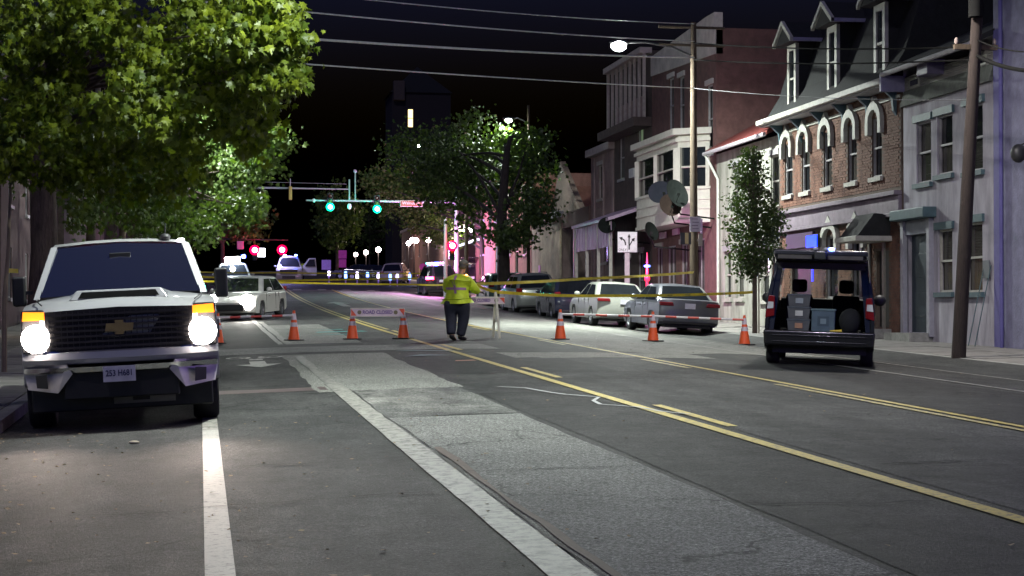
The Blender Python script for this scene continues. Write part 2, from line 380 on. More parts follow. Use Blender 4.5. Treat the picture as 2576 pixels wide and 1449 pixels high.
decal('survey_mark', [[(3.7, 33.5), (4.6, 33.7), (4.1, 34.2)], [(3.8, 36), (4.9, 35.4), (4.9, 35.7), (4.1, 36.3)]], mat('faded_teal_paint', (.05, .12, .12), .6))
decal('survey_mark', [[(4.35, 31.3), (4.75, 31.4), (4.72, 31.7), (4.4, 31.6)]], mat('orange_mark_paint', (.35, .13, .08), .6))
# white poured squiggle and spilled chalk near the turn lane
sq = [(3.9, 24.0), (4.2, 23.6), (4.35, 22.6), (4.45, 22.2), (4.75, 21.6), (4.55, 21.0), (4.5, 20.4), (4.8, 19.9), (4.9, 19.2), (5.1, 18.7)]
b = MB()
for i in range(len(sq)-1):
    (a, c), (d, e) = sq[i], sq[i+1]
    b.poly([(p, q, gz(p, q)+.015) for p, q in ((a-.02, c), (a+.03, c), (d+.03, e), (d-.02, e))])
b.build('chalk_line', mat('chalk', (.4, .4, .4), .8), road)
rr = random.Random(31)
for (u0, y0, du, n) in ((-1.9, 12.5, .22, 17), (.3, 15.2, .2, 8), (3.5, 11.5, .17, 8), (5.2, 13.5, .25, 11), (8.1, 18.5, .28, 10), (5.0, 25.5, .25, 11), (2.0, 14.0, .16, 9), (8.2, 27, .3, 9)):
    b = MB(); y = y0; P_ = []
    for k in range(n): P_.append((u0+k*du, y, rr.uniform(.006, .016))); y += rr.gauss(0, .06)
    for (a, c, w), (d, e, w2) in zip(P_, P_[1:]): b.poly([(a, c-w, gz(a, c)+.0135), (d, e-w2, gz(d, e)+.0135), (d, e+w2, gz(d, e)+.0135), (a, c+w, gz(a, c)+.0135)])
    b.build('crack_seal', seal, road)
# fallen leaves, pebbles on the near asphalt
lf = MB(); rr = random.Random(11)
for k in range(420):
    u = rr.uniform(-2.0, 2.6) if k < 300 else rr.uniform(2, 13); y = rr.uniform(7.5, 20) if k < 300 else rr.uniform(9, 40)
    if k < 90: u = rr.uniform(-2.05, -1.2); y = rr.uniform(9, 20)
    r = rr.uniform(.008, .03); a0 = rr.random()*6; z = gz(u, y)+.012
    lf.add([(u+r*cos(a0+j*1.257)*(1 if j % 2 else .6), y+r*sin(a0+j*1.257), z+rr.uniform(0, .012)) for j in range(5)], [(0, 1, 2, 3, 4)])
tag(lf.build('leaf_litter', mat('dry_leaf', (.22, .16, .09), .8, 0, .5, 9)), 'small dry leaves and grit scattered over the asphalt', 'leaf litter', kind='stuff')
for (u, y) in ((-.62, 18.0),):
    o = MB().ball((0, 0, .012), .035, 6, (1.5, 1, .5)).build('pebble', mat('pebble', (.5, .42, .32), .8), None, True)
    o.location = (u, y, gz(u, y)); tag(o, 'flat pale stone on asphalt in front of the white pickup truck' if u < 0 else 'tiny pale stone on the asphalt near the bottom edge', 'stone')
# ================================================================= VEHICLES  (+y forward, +x its right side)
def paint(name, col, rough=.28, metal=0): return mat(name, col, rough, metal, .05, 1.5, coat=.6, spec=.5)
red_dim = mat('tail_red', (.20, .010, .014), .15, 0, .1)
red_lit = glow('tail_lit', (1, .02, .08), 22)
clear_lens = mat('clear_lens', (.62, .62, .60), .12, 0, .1)
amber_lit = glow('amber_lit', (1, .16, .008), 1.5)
head_lit = glow('headlight_lit', (1, .93, .86), 25)
plate_m = mat('plate_white', (.62, .60, .68), .4)
plate_txt = mat('plate_ink', (.04, .04, .12), .5)
seat_m = mat('seat_fabric', (.03, .03, .032), .9)
wind = glass('windshield_glass')
bl, rd, pk, wh_, tq = glow('beacon_blue', (.05, .10, 1), 30), glow('beacon_red', (1, .02, .10), 25), glow('beacon_pink', (1, .35, .9), 12), glow('flood_white', (.85, .93, 1), 60), glow('beacon_teal', (.1, .9, .8), 5)
def wheel(parent, x, y, r=.33, w=.22, spokes=10, name='wheel', rimm=None):
    s = 1 if x > 0 else -1
    b = MB().lathe([(r*.62, -w/2), (r*.93, -w/2), (r, -w/2+.03), (r, w/2-.03), (r*.93, w/2), (r*.62, w/2)], (x, y, r), 24, 'x')
    t = b.build(name, rubber, parent, True, 50)
    b = MB().lathe([(0.001, s*(w/2-.05)), (r*.16, s*(w/2-.045)), (r*.17, s*(w/2-.07)), (r*.5, s*(w/2-.1)), (r*.56, s*(w/2-.02)), (r*.64, s*(w/2-.005)), (r*.64, -s*w/2)], (x, y, r), 24, 'x')
    for k in range(spokes):
        a = 2*pi*k/spokes; ca, sa = cos(a), sin(a); q = .022
        xx = x+s*(w/2-.03)
        b.prism([(xx, y+ca*r*.14-sa*q*1.6, r+sa*r*.14+ca*q*1.6), (xx, y+ca*r*.6-sa*q, r+sa*r*.6+ca*q), (xx, y+ca*r*.6+sa*q, r+sa*r*.6-ca*q), (xx, y+ca*r*.14+sa*q*1.6, r+sa*r*.14-ca*q*1.6)], (-s*.03, 0, 0))
    b.build('rim', rimm or alloy, t, True)
    return t
def arch(yc, r, z0, n=9):      # top-going arc from rear side to front side, starting at sill z0
    a0 = math.asin(max(-1, min(1, (z0-.33)/r)))
    return [(yc-r*cos(t), .33+r*sin(t)) for t in [a0+(pi-2*a0)*k/n for k in range(n+1)]]
def car(name, label, cat, X, Y, rz, body, cfg, group=None, lit=False, sedan=True, blueish=None, roofrack=False):
    t = thing(name, label, cat, (0, 0, 0), 0, group)
    L, Wd, H, zb, zh, zd = cfg['L'], cfg['W'], cfg['H'], cfg['zb'], cfg['zh'], cfg['zd']
    r = cfg.get('r', .33); y0, y1 = -L/2, L/2; sill = .24
    wr, wf = y0+cfg['ro'], y1-cfg['fo']; gb0, gt0, gt1, gb1 = [y0+v for v in cfg['gh']]
    out = [(y0+.12, sill+.04), (y0+.03, .36), (y0, .55), (y0+.04, zd-.18), (y0+.07, zd-.03), (y0+.16, zd), (gb0, zb), (gb1, zb), (gb1+.25, zh+.05*(zb-zh)), (y1-.45, zh-.06), (y1-.16, zh-.17), (y1-.02, .62), (y1, .45), (y1-.06, .28), (y1-.2, sill)]
    out += [p for p in arch(wf, r+.055, sill)[::-1]] + [p for p in arch(wr, r+.055, sill)[::-1]]
    b = MB(); xs = [-1, -.975, -.88, -.6, 0, .6, .88, .975, 1]; n = len(out); vs = []
    for xf in xs:
        a = abs(xf)
        for i, (y, z) in enumerate(out):
            k = abs(y)/(L/2); yy = y*(1-.045*k**6*a**4); zz = z
            if z > .7: zz = z-.03*a**6-(.0 if a < 1 else .03)
            xw = xf*Wd/2*(1-(.03*max(0, k-.75)/.25 if k > .75 else 0)-.02*max(0, z-.6)*a)
            if z < .35: xw *= .985
            vs.append((xw, yy, zz))
    fs = [tuple(range(n))[::-1], tuple(range((len(xs)-1)*n, len(xs)*n))]
    for j in range(len(xs)-1):
        for i in range(n): fs.append((j*n+i, j*n+(i+1) % n, (j+1)*n+(i+1) % n, (j+1)*n+i))
    b.add(vs, fs).build('body', body, t, True, 32)
    MB().box(-Wd/2+.24, Wd/2-.24, y0+.2, y1-.25, .19, .62).build('underbody', blackpl, t)
    # roof and pillars
    wb, wt = Wd/2*.955, Wd/2*.71; zb_ = zb-.02
    st = [(gb0, zb_+.005, 0), (gb0+(gt0-gb0)*.5, 0, .5), (gt0, 0, .96), ((gt0+gt1)/2, 0, 1.0), (gt1, 0, .97), (gt1+(gb1-gt1)*.5, 0, .5), (gb1, 0, 0)]
    vs = []
    for (y, _, f) in st:
        zt = zb_+(H-zb_)*f; w2 = wb+(wt-wb)*f
        pr = [(-wb, zb_), (-(wb+(w2-wb)*.9), zb_+(zt-zb_)*.9), (-w2*.9, zt), (-w2*.45, zt+.025*f), (0, zt+.035*f)]
        pr += [(-a, c) for a, c in pr[:-1][::-1]]
        vs += [(a, y, c) for a, c in pr]
    m = 9; fs = [(i*m+k, (i+1)*m+k, (i+1)*m+k+1, i*m+k+1) for i in range(len(st)-1) for k in range(m-1)]
    MB().add(vs, fs).build('roof', body, t, True, 60)
    def pt(y, f, s, e=.012):      # a point on the sloping side glass
        zt = zb_+(H-zb_)*f; return (s*(wb+(wt-wb)*f+e), y, zt)
    def ends(f, ya, yb): return ya+(yb-ya)*f
    # windscreen, back window, side windows
    f0, f1 = .1, .86
    for (ya, yb, nm, sg) in ((gb1, gt1, 'windshield', 1), (gb0, gt0, 'rear_window', -1)):
        a = MB(); e = .014
        q = []
        for f, inn in ((f0, .87), (f1, .83)):
            w2 = (wb+(wt-wb)*f)*inn
            for s in (-1, 0, 1): q.append((s*w2, ends(f, ya, yb)+sg*e, zb_+(H-zb_)*f+e+(.02*f if s == 0 else 0)))
        a.add(q, [(0, 1, 4, 3), (1, 2, 5, 4)]).build(nm, glassdark, t, True)
    for s in (-1, 1):
        ym = (gt0+gt1)/2 + .1
        pts = [(ends(.1, gb0, gt0)+.2, .1), (ends(.82, gb0, gt0)+.22, .82), (ym-.04, .84), (ym-.04, .1)]
        MB().poly([pt(y, f, s) for y, f in pts]).build('side_window', glassdark, t)
        pts = [(ym+.04, .1), (ym+.04, .84), (ends(.84, gb1, gt1)-.2, .84), (ends(.1, gb1, gt1)-.22, .1)]
        MB().poly([pt(y, f, s) for y, f in pts]).build('side_window', glassdark, t)
        mz = zb+.03; MB().ball((s*(wb+.13), gb1-.55, mz+.06), .1, 6, (1, .55, .8)).build('wing_mirror', body, t, True)
        # door shut lines and handles
        a = MB()
        for yy in (ym, ym+.02+(gb1-ym)*.72, wr+.42):
            a.box(s*(Wd/2*.985)-.004*0, s*(Wd/2+.002), yy-.006, yy+.006, .34, zb-.03) if s > 0 else a.box(-(Wd/2+.002), -Wd/2*.985, yy-.006, yy+.006, .34, zb-.03)
        a.build('door_seam', blackpl, t)
        for yy in (ym-.18, gb1-.95): MB().cbox((s*(Wd/2+.004), yy, zb-.13), (.03, .2, .03)).build('door_handle', body, t, bevel=.008)
        for yw in (wr, wf): wheel(t, s*(Wd/2-.12), yw, r)
    # tail
    tl = red_lit if lit == 'tail' else red_dim
    tz = cfg.get('tz', .82); tw = cfg.get('tw', .34); th = cfg.get('th', .13)
    for s in (-1, 1):
        x0, x1 = sorted((s*(Wd/2-.02), s*(Wd/2-.02-tw)))
        MB().prism([(x0, y0+.16, tz-th/2), (x1, y0+.16, tz-th/2), (x1-(.03 if s < 0 else 0), y0+.16, tz+th/2), (x0+(.03 if s > 0 else 0), y0+.16, tz+th/2)], (0, -.155, 0)).build('tail_light', tl, t, bevel=.02)
        a, c = sorted((s*(Wd/2-.42), s*(Wd/2-.08)))
        hl = head_lit if lit == 'head' else clear_lens
        MB().prism([(a, y1-.30, .60), (c, y1-.30, .62), (c, y1-.3, .76), (a, y1-.30, .70)], (0, .24, 0)).build('headlight', hl, t, bevel=.02)
    MB().cbox((0, y0-.005, cfg.get('pz', .72)), (.31, .012, .155)).build('licence_plate', plate_m, t)
    MB().box(-Wd/2+.12, Wd/2-.12, y0-.012, y0+.03, .30, .37).build('rear_bumper_trim', blackpl, t, bevel=.01)
    MB().box(-.5, .5, y1-.05, y1+.006, .34, .56).build('grille', blackpl, t, bevel=.02)
    if roofrack:
        for s in (-1, 1): MB().tube([(s*wt*.86, gt0+.1, H-.02), (s*wt*.86, gt0+.2, H+.05), (s*wt*.86, gt1-.2, H+.05), (s*wt*.86, gt1-.1, H-.02)], .018, 6).build('roof_rail', dark, t, True)
    settle(t, X, Y, rz); return t
SED = dict(L=4.6, W=1.82, H=1.43, zb=.93, zh=.93, zd=1.02, ro=.98, fo=.88, gh=(.42, 1.25, 2.55, 3.35), tz=.86, tw=.42, th=.10, pz=.82)
SUV = dict(L=4.65, W=1.86, H=1.70, zb=1.05, zh=1.05, zd=1.05, ro=.9, fo=.9, r=.36, gh=(.08, .55, 2.7, 3.5), tz=1.0, tw=.28, th=.22, pz=.9)
BIG = dict(L=5.1, W=2.0, H=1.9, zb=1.17, zh=1.15, zd=1.15, ro=1.0, fo=.95, r=.39, gh=(.06, .4, 3.1, 3.9), tz=1.15, tw=.3, th=.3, pz=.95)
HAT = dict(L=4.5, W=1.83, H=1.55, zb=.98, zh=.98, zd=1.0, ro=.85, fo=.9, r=.34, gh=(.1, .75, 2.55, 3.5), tz=1.0, tw=.3, th=.16, pz=.85)
p_white, p_grey, p_silver = paint('paint_white', (.33, .34, .30)), paint('paint_grey', (.12, .125, .145), .3, .4), paint('paint_silver', (.20, .21, .20), .3, .5)
p_black, p_dark, p_tan = paint('paint_black', (.014, .014, .015), .22), paint('paint_dark_blue', (.02, .022, .04), .15), paint('paint_pale_tan', (.42, .38, .33), .3)
def at(px, s, L, rear=True):           # middle of a vehicle whose near end shows at column px, scale s
    X, Y = XY(px, s); return X, Y+L/2
GR = 'vehicles parked along the right kerb'
X, Y = at(1733, 88, 4.6); car('parked_sedan', 'silver grey sedan parked nearest the slim street tree, its boot under the yellow tape', 'car', X, Y, 0, p_grey, SED, GR)
X, Y = at(1583, 79, 4.6); car('parked_sedan', 'cream white sedan parked just ahead of the silver grey sedan', 'car', X-.1, Y+.3, 0, p_white, SED, GR)
X, Y = at(1457, 66, 4.3); car('parked_hatchback', 'small dark hatchback with red tail lights between the white sedan and the silver suv', 'car', X, Y, 0, p_dark, dict(HAT, L=4.2, tw=.25), GR)
X, Y = at(1348, 59, 4.65); car('parked_suv', 'silver suv with a big dark rear window parked beyond the small dark hatchback', 'suv', X+.1, Y, 0, p_silver, SUV, GR, roofrack=True)
X, Y = at(1262, 51, 4.5); car('parked_hatchback', 'dull green car parked ahead of the silver suv beside the thick tree', 'car', X+.3, Y, 0, paint('paint_green', (.05, .12, .10)), HAT, GR)
X, Y = at(1113, 41, 5.1); su = car('police_suv', 'black police suv with a lit red tail light and a light bar', 'police car', X, Y, 0, p_black, dict(BIG, tw=.5, th=.16), lit='tail')
def lightbar(parent, y, z, w=1.2, cols=None):
    MB().cbox((0, y, z+.03), (w*.9, .2, .05)).build('light_bar_base', blackpl, parent)
    n = len(cols)
    for k, c in enumerate(cols):
        x = -w/2+w*(k+.5)/n
        MB().cbox((x, y, z+.1), (w/n-.02, .26, .1)).build('light_bar_lens', c, parent, bevel=.02)
dimw = mat('clear_beacon', (.5, .5, .6), .1)
lightbar(su, -.2, 1.93, 1.3, [tq, dimw, bl, dimw, pk])
lamp('light_bar_glow', 'POINT', (-.3, -1.2, 2.6), 900, (1, .35, .95), .12, su)
X, Y = at(1166, 38.5, 5.0); v2 = car('crew_van', 'dark suv with its tailgate raised beside the black police suv', 'suv', X+.35, Y-1.5, 0, p_black, dict(BIG, L=5.0, H=1.85), None)
MB().prism([(-.85, -2.5, 1.9), (.85, -2.5, 1.9), (.8, -3.55, 2.22), (-.8, -3.55, 2.22)], (0, 0, .07)).build('raised_tailgate', p_black, v2, bevel=.02)
X, Y = at(1005, 31.5, 4.7); car('parked_suv', 'pale tan suv with purple police light on its side beyond the traffic signals', 'suv', X, Y, radians(-14), p_tan, SUV, None)
for px, s, ml, lb in ((902, 28, p_dark, 'low dark car farthest left in the row behind the tape'), (934, 29, p_black, 'low black car in the row behind the tape beside the pale tan suv')):
    X, Y = at(px, s, 4.6); car('distant_sedan', lb, 'car', X, Y, radians(80), ml, SED, 'cars beyond the crossroads')
# oncoming white hatchback with dazzling lamps, turned a little to the kerb
X, Y = XY(578, 75.0); yw = radians(16.5)
wc = car('white_hatchback', 'white hatchback with dazzling headlights stopped behind the cone bar, facing the camera', 'car', X+sin(yw)*2.25, Y+cos(yw)*2.25, pi-yw, paint('paint_clean_white', (.42, .42, .40)), dict(HAT, H=1.47, zb=.93, zh=.93), lit=False)
for s in (-1, 1):
    MB().ball((s*.60, 2.17, .62), .27 if s < 0 else .12, 10, (1, .35, 1)).build('glare_lamp', head_lit, wc, True)  # larger ball stands in for the headlight's glare
    lamp('headlight_beam', 'SPOT', (s*.60, 2.45, .62), 60, (1, .92, .85), .06, wc, (radians(84), 0, 0), radians(70), .7)
MB().cbox((.62, 2.08, .86), (.22, .1, .07)).build('daytime_lamp', glow('drl', (1, 1, 1), 12), wc)
for s in (-1,):
    MB().ball((s*.35, .3, 1.12), .1, 6).build('rear_head', seat_m, wc, True)
# police car with floodlight behind the white hatchback
X, Y = XY(590, 46); pc = car('police_suv', 'police suv with white floodlight and blue beacon behind the white hatchback', 'police car', X, Y+2.3, pi, p_white, BIG)
MB().cbox((0, .4, 2.08), (.85, .18, .32)).build('floodlight', wh_, pc, bevel=.06)
MB().cbox((-.62, .4, 2.25), (.2, .2, .2)).build('beacon', bl, pc, bevel=.05)
lamp('floodlight_glow', 'POINT', (0, .9, 2.3), 200, (.7, .8, 1), .15, pc)
# far white pickup, door open
X, Y = XY(733, 33); pk_ = car('service_pickup', 'white pickup truck far down the street with its driver door open', 'pickup truck', X, Y+2.6, pi-radians(4), p_white, dict(BIG, L=5.6, W=2.0, H=1.95, gh=(1.9, 2.1, 3.5, 4.2)))
MB().box(-.66, .66, 2.72, 2.84, .72, 1.02).build('dark_grille', blackpl, pk_)
MB().cbox((0, .6, 1.98), (1.1, .5, .16)).build('roof_beacon_bar', pk if False else mat('grey_bar', (.3, .3, .35), .4), pk_, bevel=.04)
MB().cbox((.35, .6, 2.1), (.2, .3, .1)).build('pink_beacon', pk, pk_)
MB().cbox((-.5, .6, 2.1), (.2, .3, .1)).build('blue_beacon', bl, pk_)
lamp('light_bar_glow', 'POINT', (.8, 1.5, 2.5), 300, (.45, .4, 1), .12, pk_)
d = MB(); d.prism([(-1.02, 1.3, .55), (-2.1, 1.55, .55), (-2.1, 1.55, 1.2), (-2.02, 1.52, 1.9), (-1.5, 1.41, 1.88), (-1.02, 1.3, 1.25)], (0, -.08, 0))
dr = d.build('open_door', p_white, pk_); MB().prism([(-1.2, 1.36, 1.25), (-2.0, 1.545, 1.25), (-1.95, 1.53, 1.8), (-1.55, 1.44, 1.8)], (0, .03, 0)).build('door_glass', glassdark, dr)
# ------------------------------------------------------------ the near white pickup (front towards the camera)
pt_ = thing('pickup_truck', 'large white heavy duty pickup truck facing the camera with both headlights blazing', 'pickup truck')
pw = paint('truck_white', (.42, .42, .43)); b = MB(); hw = 1.03
def side_slices(outline, xs, fn, name, m, ang=30):
    n = len(outline); vs = [fn(x, y, z) for x in xs for (y, z) in outline]
    fs = [tuple(range(n))[::-1], tuple(range((len(xs)-1)*n, len(xs)*n))]
    for j in range(len(xs)-1):
        for i in range(n): fs.append((j*n+i, j*n+(i+1) % n, (j+1)*n+(i+1) % n, (j+1)*n+i))
    return MB().add(vs, fs).build(name, m, pt_, True, ang)
XS = [-1, -.97, -.86, -.6, -.3, 0, .3, .6, .86, .97, 1]
arcf = [(p[0], p[1]+.1) for p in arch(2.05, .46, .36)[::-1]]; arcr = [(p[0], p[1]+.1) for p in arch(-1.85, .46, .36)[::-1]]
out = [(-3.05, .6), (-3.05, 1.38), (-.75, 1.38), (-.75, 1.40), (1.55, 1.42), (2.3, 1.40), (2.75, 1.345), (2.92, 1.28), (2.97, 1.2), (2.97, .80), (2.85, .62), (2.75, .5), (2.6, .46)]+arcf+arcr+[(-2.6, .5)]
side_slices(out, XS, lambda x, y, z: (x*hw*(1-.03*max(0, z-1.1)), y-.22*abs(x)**5*max(0, (y-2.2)/.8), z-(.05*abs(x)**6 if z > 1.2 else 0)+(.035*cos(x*2.2) if z > 1.3 and y > 1 else 0)), 'body', pw)
MB().box(-.8, .8, -3, 2.8, .42, .9).build('chassis', blackpl, pt_)
# hood scoop
b = MB().add([(-.52, 2.60, 1.385), (.52, 2.60, 1.385), (.56, 1.72, 1.43), (-.56, 1.72, 1.43), (-.45, 2.52, 1.485), (.45, 2.52, 1.485), (.44, 1.80, 1.475), (-.44, 1.80, 1.475)],
             [(0, 1, 5, 4), (1, 2, 6, 5), (2, 3, 7, 6), (3, 0, 4, 7), (4, 5, 6, 7)])
sc_ = b.build('hood_scoop', pw, pt_, bevel=.02)
MB().add([(-.43, 2.606, 1.40), (.43, 2.606, 1.40), (.39, 2.553, 1.465), (-.39, 2.553, 1.465)], [(0, 1, 2, 3)]).build('scoop_mouth', mat('matt_black', (.008, .008, .008), .95, spec=.05), sc_)
for s in (-1, 1): MB().tube([(s*.90, 1.75, 1.405), (s*.88, 2.4, 1.395), (s*.80, 2.80, 1.345)], .007, 5).build('hood_seam', blackpl, pt_)
# cab: pillars, roof, glass
zb_, H = 1.40, 2.02; g0, g1, g2, g3 = -.75, -.55, 1.02, 1.72
wb, wt = .96, .79
vs = []
for (y, f) in ((g0, 0), (g1, .97), ((g1+g2)/2, 1), (g2-.12, 1), (g2, .95)):
    zt = zb_+(H-zb_)*f; w2 = wb+(wt-wb)*f
    pr = [(-wb, zb_), (-w2, zt-.05*f), (-w2+.05, zt), (-w2*.45, zt+.03*f), (0, zt+.04*f)]; pr += [(-a, c) for a, c in pr[:-1][::-1]]
    vs += [(a, y, c) for a, c in pr]
fs = [(i*9+k, (i+1)*9+k, (i+1)*9+k+1, i*9+k+1) for i in range(4) for k in range(1, 7)]+[(k, 9+k, 9+k+1, k+1) for k in (0, 7)]
MB().add(vs, fs).build('roof', pw, pt_, True, 50)
for s in (-1, 1):
    MB().prism([(s*.955, g3, zb_), (s*.965, g3-.12, zb_), (s*(wt+.005), g2-.10, H-.04), (s*(wt-.015), g2+.01, H-.03)], (-s*.07, .02, 0)).build('windshield_pillar', pw, pt_)
    MB().prism([(s*.975, .35, zb_), (s*.975, .22, zb_), (s*.80, .22, H-.04), (s*.80, .35, H-.04)], (-s*.05, 0, 0)).build('door_pillar', pw, pt_)
    MB().poly([(s*.957, g3-.13, zb_+.01), (s*.957, .34, zb_+.01), (s*.80, .34, H-.06), (s*.80, g2-.12, H-.06)]).build('side_window', glassdark, pt_)
    MB().poly([(s*.957, .23, zb_+.01), (s*.957, g0+.12, zb_+.01), (s*.80, g1+.08, H-.06), (s*.80, .23, H-.06)]).build('side_window', glassdark, pt_)
    mr = MB().cbox((s*1.13, 1.38, 1.50), (.15, .12, .34)).build('wing_mirror', blackpl, pt_, bevel=.03)
    MB().box(*sorted((s*.98, s*1.12)), 1.35, 1.42, 1.46, 1.5).build('mirror_arm', blackpl, mr)
MB().add([(-.885, g3-.0, zb_+.02), (0, g3+.05, zb_+.045), (.885, g3-.0, zb_+.02), (-.745, g2+.015, H-.05), (0, g2+.05, H-.01), (.745, g2+.015, H-.05)], [(0, 1, 4, 3), (1, 2, 5, 4)]).build('windshield', wind, pt_, True)
MB().box(-.9, .9, 1.35, 1.6, 1.25, 1.46).build('dashboard', blackpl, pt_, bevel=.04)
MB().box(-.74, .74, g1-.16, g1-.13, 1.4, 1.98).build('rear_window', glassdark, pt_)
for x in (-.42, .42):
    se = MB().box(x-.24, x+.24, .35, .5, 1.0, 1.62).build('seat', seat_m, pt_, bevel=.05)
    MB().cbox((x, .42, 1.72), (.26, .12, .2)).build('headrest', seat_m, se, bevel=.05)
MB().lathe([(.17, -.015), (.185, 0), (.17, .015), (.16, 0), (.17, -.015)], (-.42, 1.2, 1.42), 16, 'y').build('steering_wheel', blackpl, pt_, True)
MB().cbox((0, 1.25, 1.86), (.24, .03, .07)).build('rear_view_mirror', blackpl, pt_, bevel=.01)
for x, z, r_, m_ in ((.06, 1.66, .035, rd), (.14, 1.70, .014, bl)): MB().ball((x, 1.2, z), r_, 6, (1, .5, 1)).build('reflection_spot', m_, pt_, True)  # glowing balls stand in for red and blue windshield reflections
MB().poly([(-.70, g3+.02, zb_+.035), (.70, g3+.02, zb_+.035), (.70, g3+.06, zb_+.035), (-.70, g3+.06, zb_+.035)]).build('wiper', blackpl, pt_)
# face
gr = MB().add([(-.76, 2.975, .84), (.76, 2.975, .84), (.77, 2.96, 1.275), (0, 2.975, 1.30), (-.77, 2.96, 1.275), (-.76, 2.9, .84), (.76, 2.9, .84), (.77, 2.9, 1.275), (0, 2.9, 1.3), (-.77, 2.9, 1.275)],
              [(0, 1, 2, 3, 4), (0, 5, 6, 1), (1, 6, 7, 2), (2, 7, 8, 3), (3, 8, 9, 4), (4, 9, 5, 0)]).build('grille', mat('grille_black', (.022, .019, .019), .6), pt_)
for k in range(7):
    z = .875+k*.058; MB().box(-.73, .73, 2.978, 2.996, z, z+.022).build('grille_bar', mat('grille_bar', (.045, .04, .04), .5), gr)
for k in range(25):
    x = -.72+k*.06; MB().box(x-.004, x+.004, 2.98, 2.99, .86, 1.27).build('grille_bar', MATS['grille_bar'], gr)
bt = [(-.135, -.042), (-.045, -.042), (-.045, -.075), (.045, -.075), (.045, -.042), (.15, -.042), (.135, .042), (.045, .042), (.045, .075), (-.045, .075), (-.045, .042), (-.15, .042)]
em = MB().prism([(x+.0, 3.0, 1.085+z) for x, z in bt], (0, .022, 0)).build('emblem', mat('gold_emblem', (.40, .30, .12), .4, .3), gr)
flare = glow('truck_headlight_lit', (1, .9, .84), 22)
for s in (-1, 1):
    MB().box(*sorted((s*.775, s*1.015)), 2.72, 2.89, .84, 1.30).build('lamp_housing', mat('lamp_housing', (.03, .03, .03), .7, 0, spec=.1), pt_, bevel=.03)
    MB().ball((s*.865, 2.975, 1.0), .15, 10, (1, .3, 1)).build('headlight', flare, pt_, True)  # ball oversized to imitate headlight glare
    MB().prism([(s*.75, 2.93, 1.19), (s*1.0, 2.87, 1.19), (s*.99, 2.87, 1.285), (s*.76, 2.93, 1.275)], (0, .03, 0)).build('turn_signal', amber_lit, pt_)
    lamp('headlight_beam', 'SPOT', (s*.865, 3.14, 1.0), 80, (1, .78, .66), .06, pt_, (radians(84), 0, 0), radians(58), 1.0)
    MB().prism([(s*.66, 2.965, .825), (s*.98, 2.90, .855), (s*.98, 2.90, .885), (s*.62, 2.965, .85)], (0, .03, 0)).build('chrome_strip', chrome, pt_)
softch = mat('soft_chrome', (.55, .53, .51), .5, .45)
# bumper: painted blade, chrome corners with tow pockets
side_slices([(2.86, .70), (3.08, .72), (3.12, .77), (3.10, .84), (2.88, .86)], XS, lambda x, y, z: (x*1.02, y-.30*abs(x)**3.2, z+.0), 'bumper_blade', pw)
side_slices([(2.86, .60), (3.10, .63), (3.13, .685), (3.02, .705), (2.86, .70)], XS, lambda x, y, z: (x*1.01, y-.31*abs(x)**3.2, z-.0*abs(x)), 'bumper_chrome', chrome)
for s in (-1, 1):
    b = MB().add([(s*.50, 3.08, .62), (s*.66, 3.03, .42), (s*.98, 2.80, .46), (s*1.02, 2.72, .66), (s*.98, 2.82, .72), (s*.56, 3.06, .72), (s*.52, 2.8, .62), (s*.66, 2.75, .42), (s*.98, 2.6, .46), (s*1.01, 2.55, .66)],
                 [(0, 1, 2, 3, 4, 5), (0, 6, 7, 1), (1, 7, 8, 2), (2, 8, 9, 3)]); bc = b.build('bumper_corner', softch, pt_)
    MB().add([(s*.76, 3.0, .47), (s*.88, 2.925, .48), (s*.89, 2.92, .61), (s*.77, 2.995, .62)], [(0, 1, 2, 3)]).build('fog_lamp_pocket', blackpl, bc)
MB().box(-.95, .95, 2.55, 2.72, .20, .46).build('air_dam', blackpl, pt_, bevel=.02)
MB().box(-.60, .60, 2.80, 3.0, .34, .63).build('lower_intake', blackpl, pt_, bevel=.02)
pl = MB().cbox((0.02, 3.145, .60), (.335, .015, .165)).build('licence_plate', plate_m, pt_)
text('253 H681', .088, plate_txt, pl, (0.02, 3.155, .605), Matrix.Rotation(pi, 4, 'Z') @ FACE_CAM, sx=.8, bold=.002)
MB().box(-.55, .1, 2.74, 2.78, .26, .42).build('skid_bracket', mat('bare_steel', (.20, .19, .17), .6, .3), pt_)
MB().box(-.28, -.1, 2.785, 2.79, .29, .39).build('bracket_slot', blackpl, pt_)
an = MB().ball((-.52, .95, H+.04), .06, 6, (1.1, 1, .7)).build('roof_antenna', blackpl, pt_, True)
MB().tube([(-.52, .95, H+.05), (-.53, .9, H+.2)], .008, 6).build('antenna_mast', blackpl, an)
MB().cbox((-.70, .98, H+.0), (.08, .05, .03)).build('roof_marker_lamp', glow('marker_white', (1, 1, 1), 8), pt_, bevel=.01)
for s in (-1, 1):
    for yw in (2.05, -1.85): wheel(pt_, s*.88, yw, .41, .28, 8)
MB().box(.0-1.06, -1.03, 2.3, 2.34, .9, 1.1).build('fender_badge', chrome, pt_)
X, Y = XY(302, 237)
settle(pt_, X, Y+2.95, pi+radians(1.0))
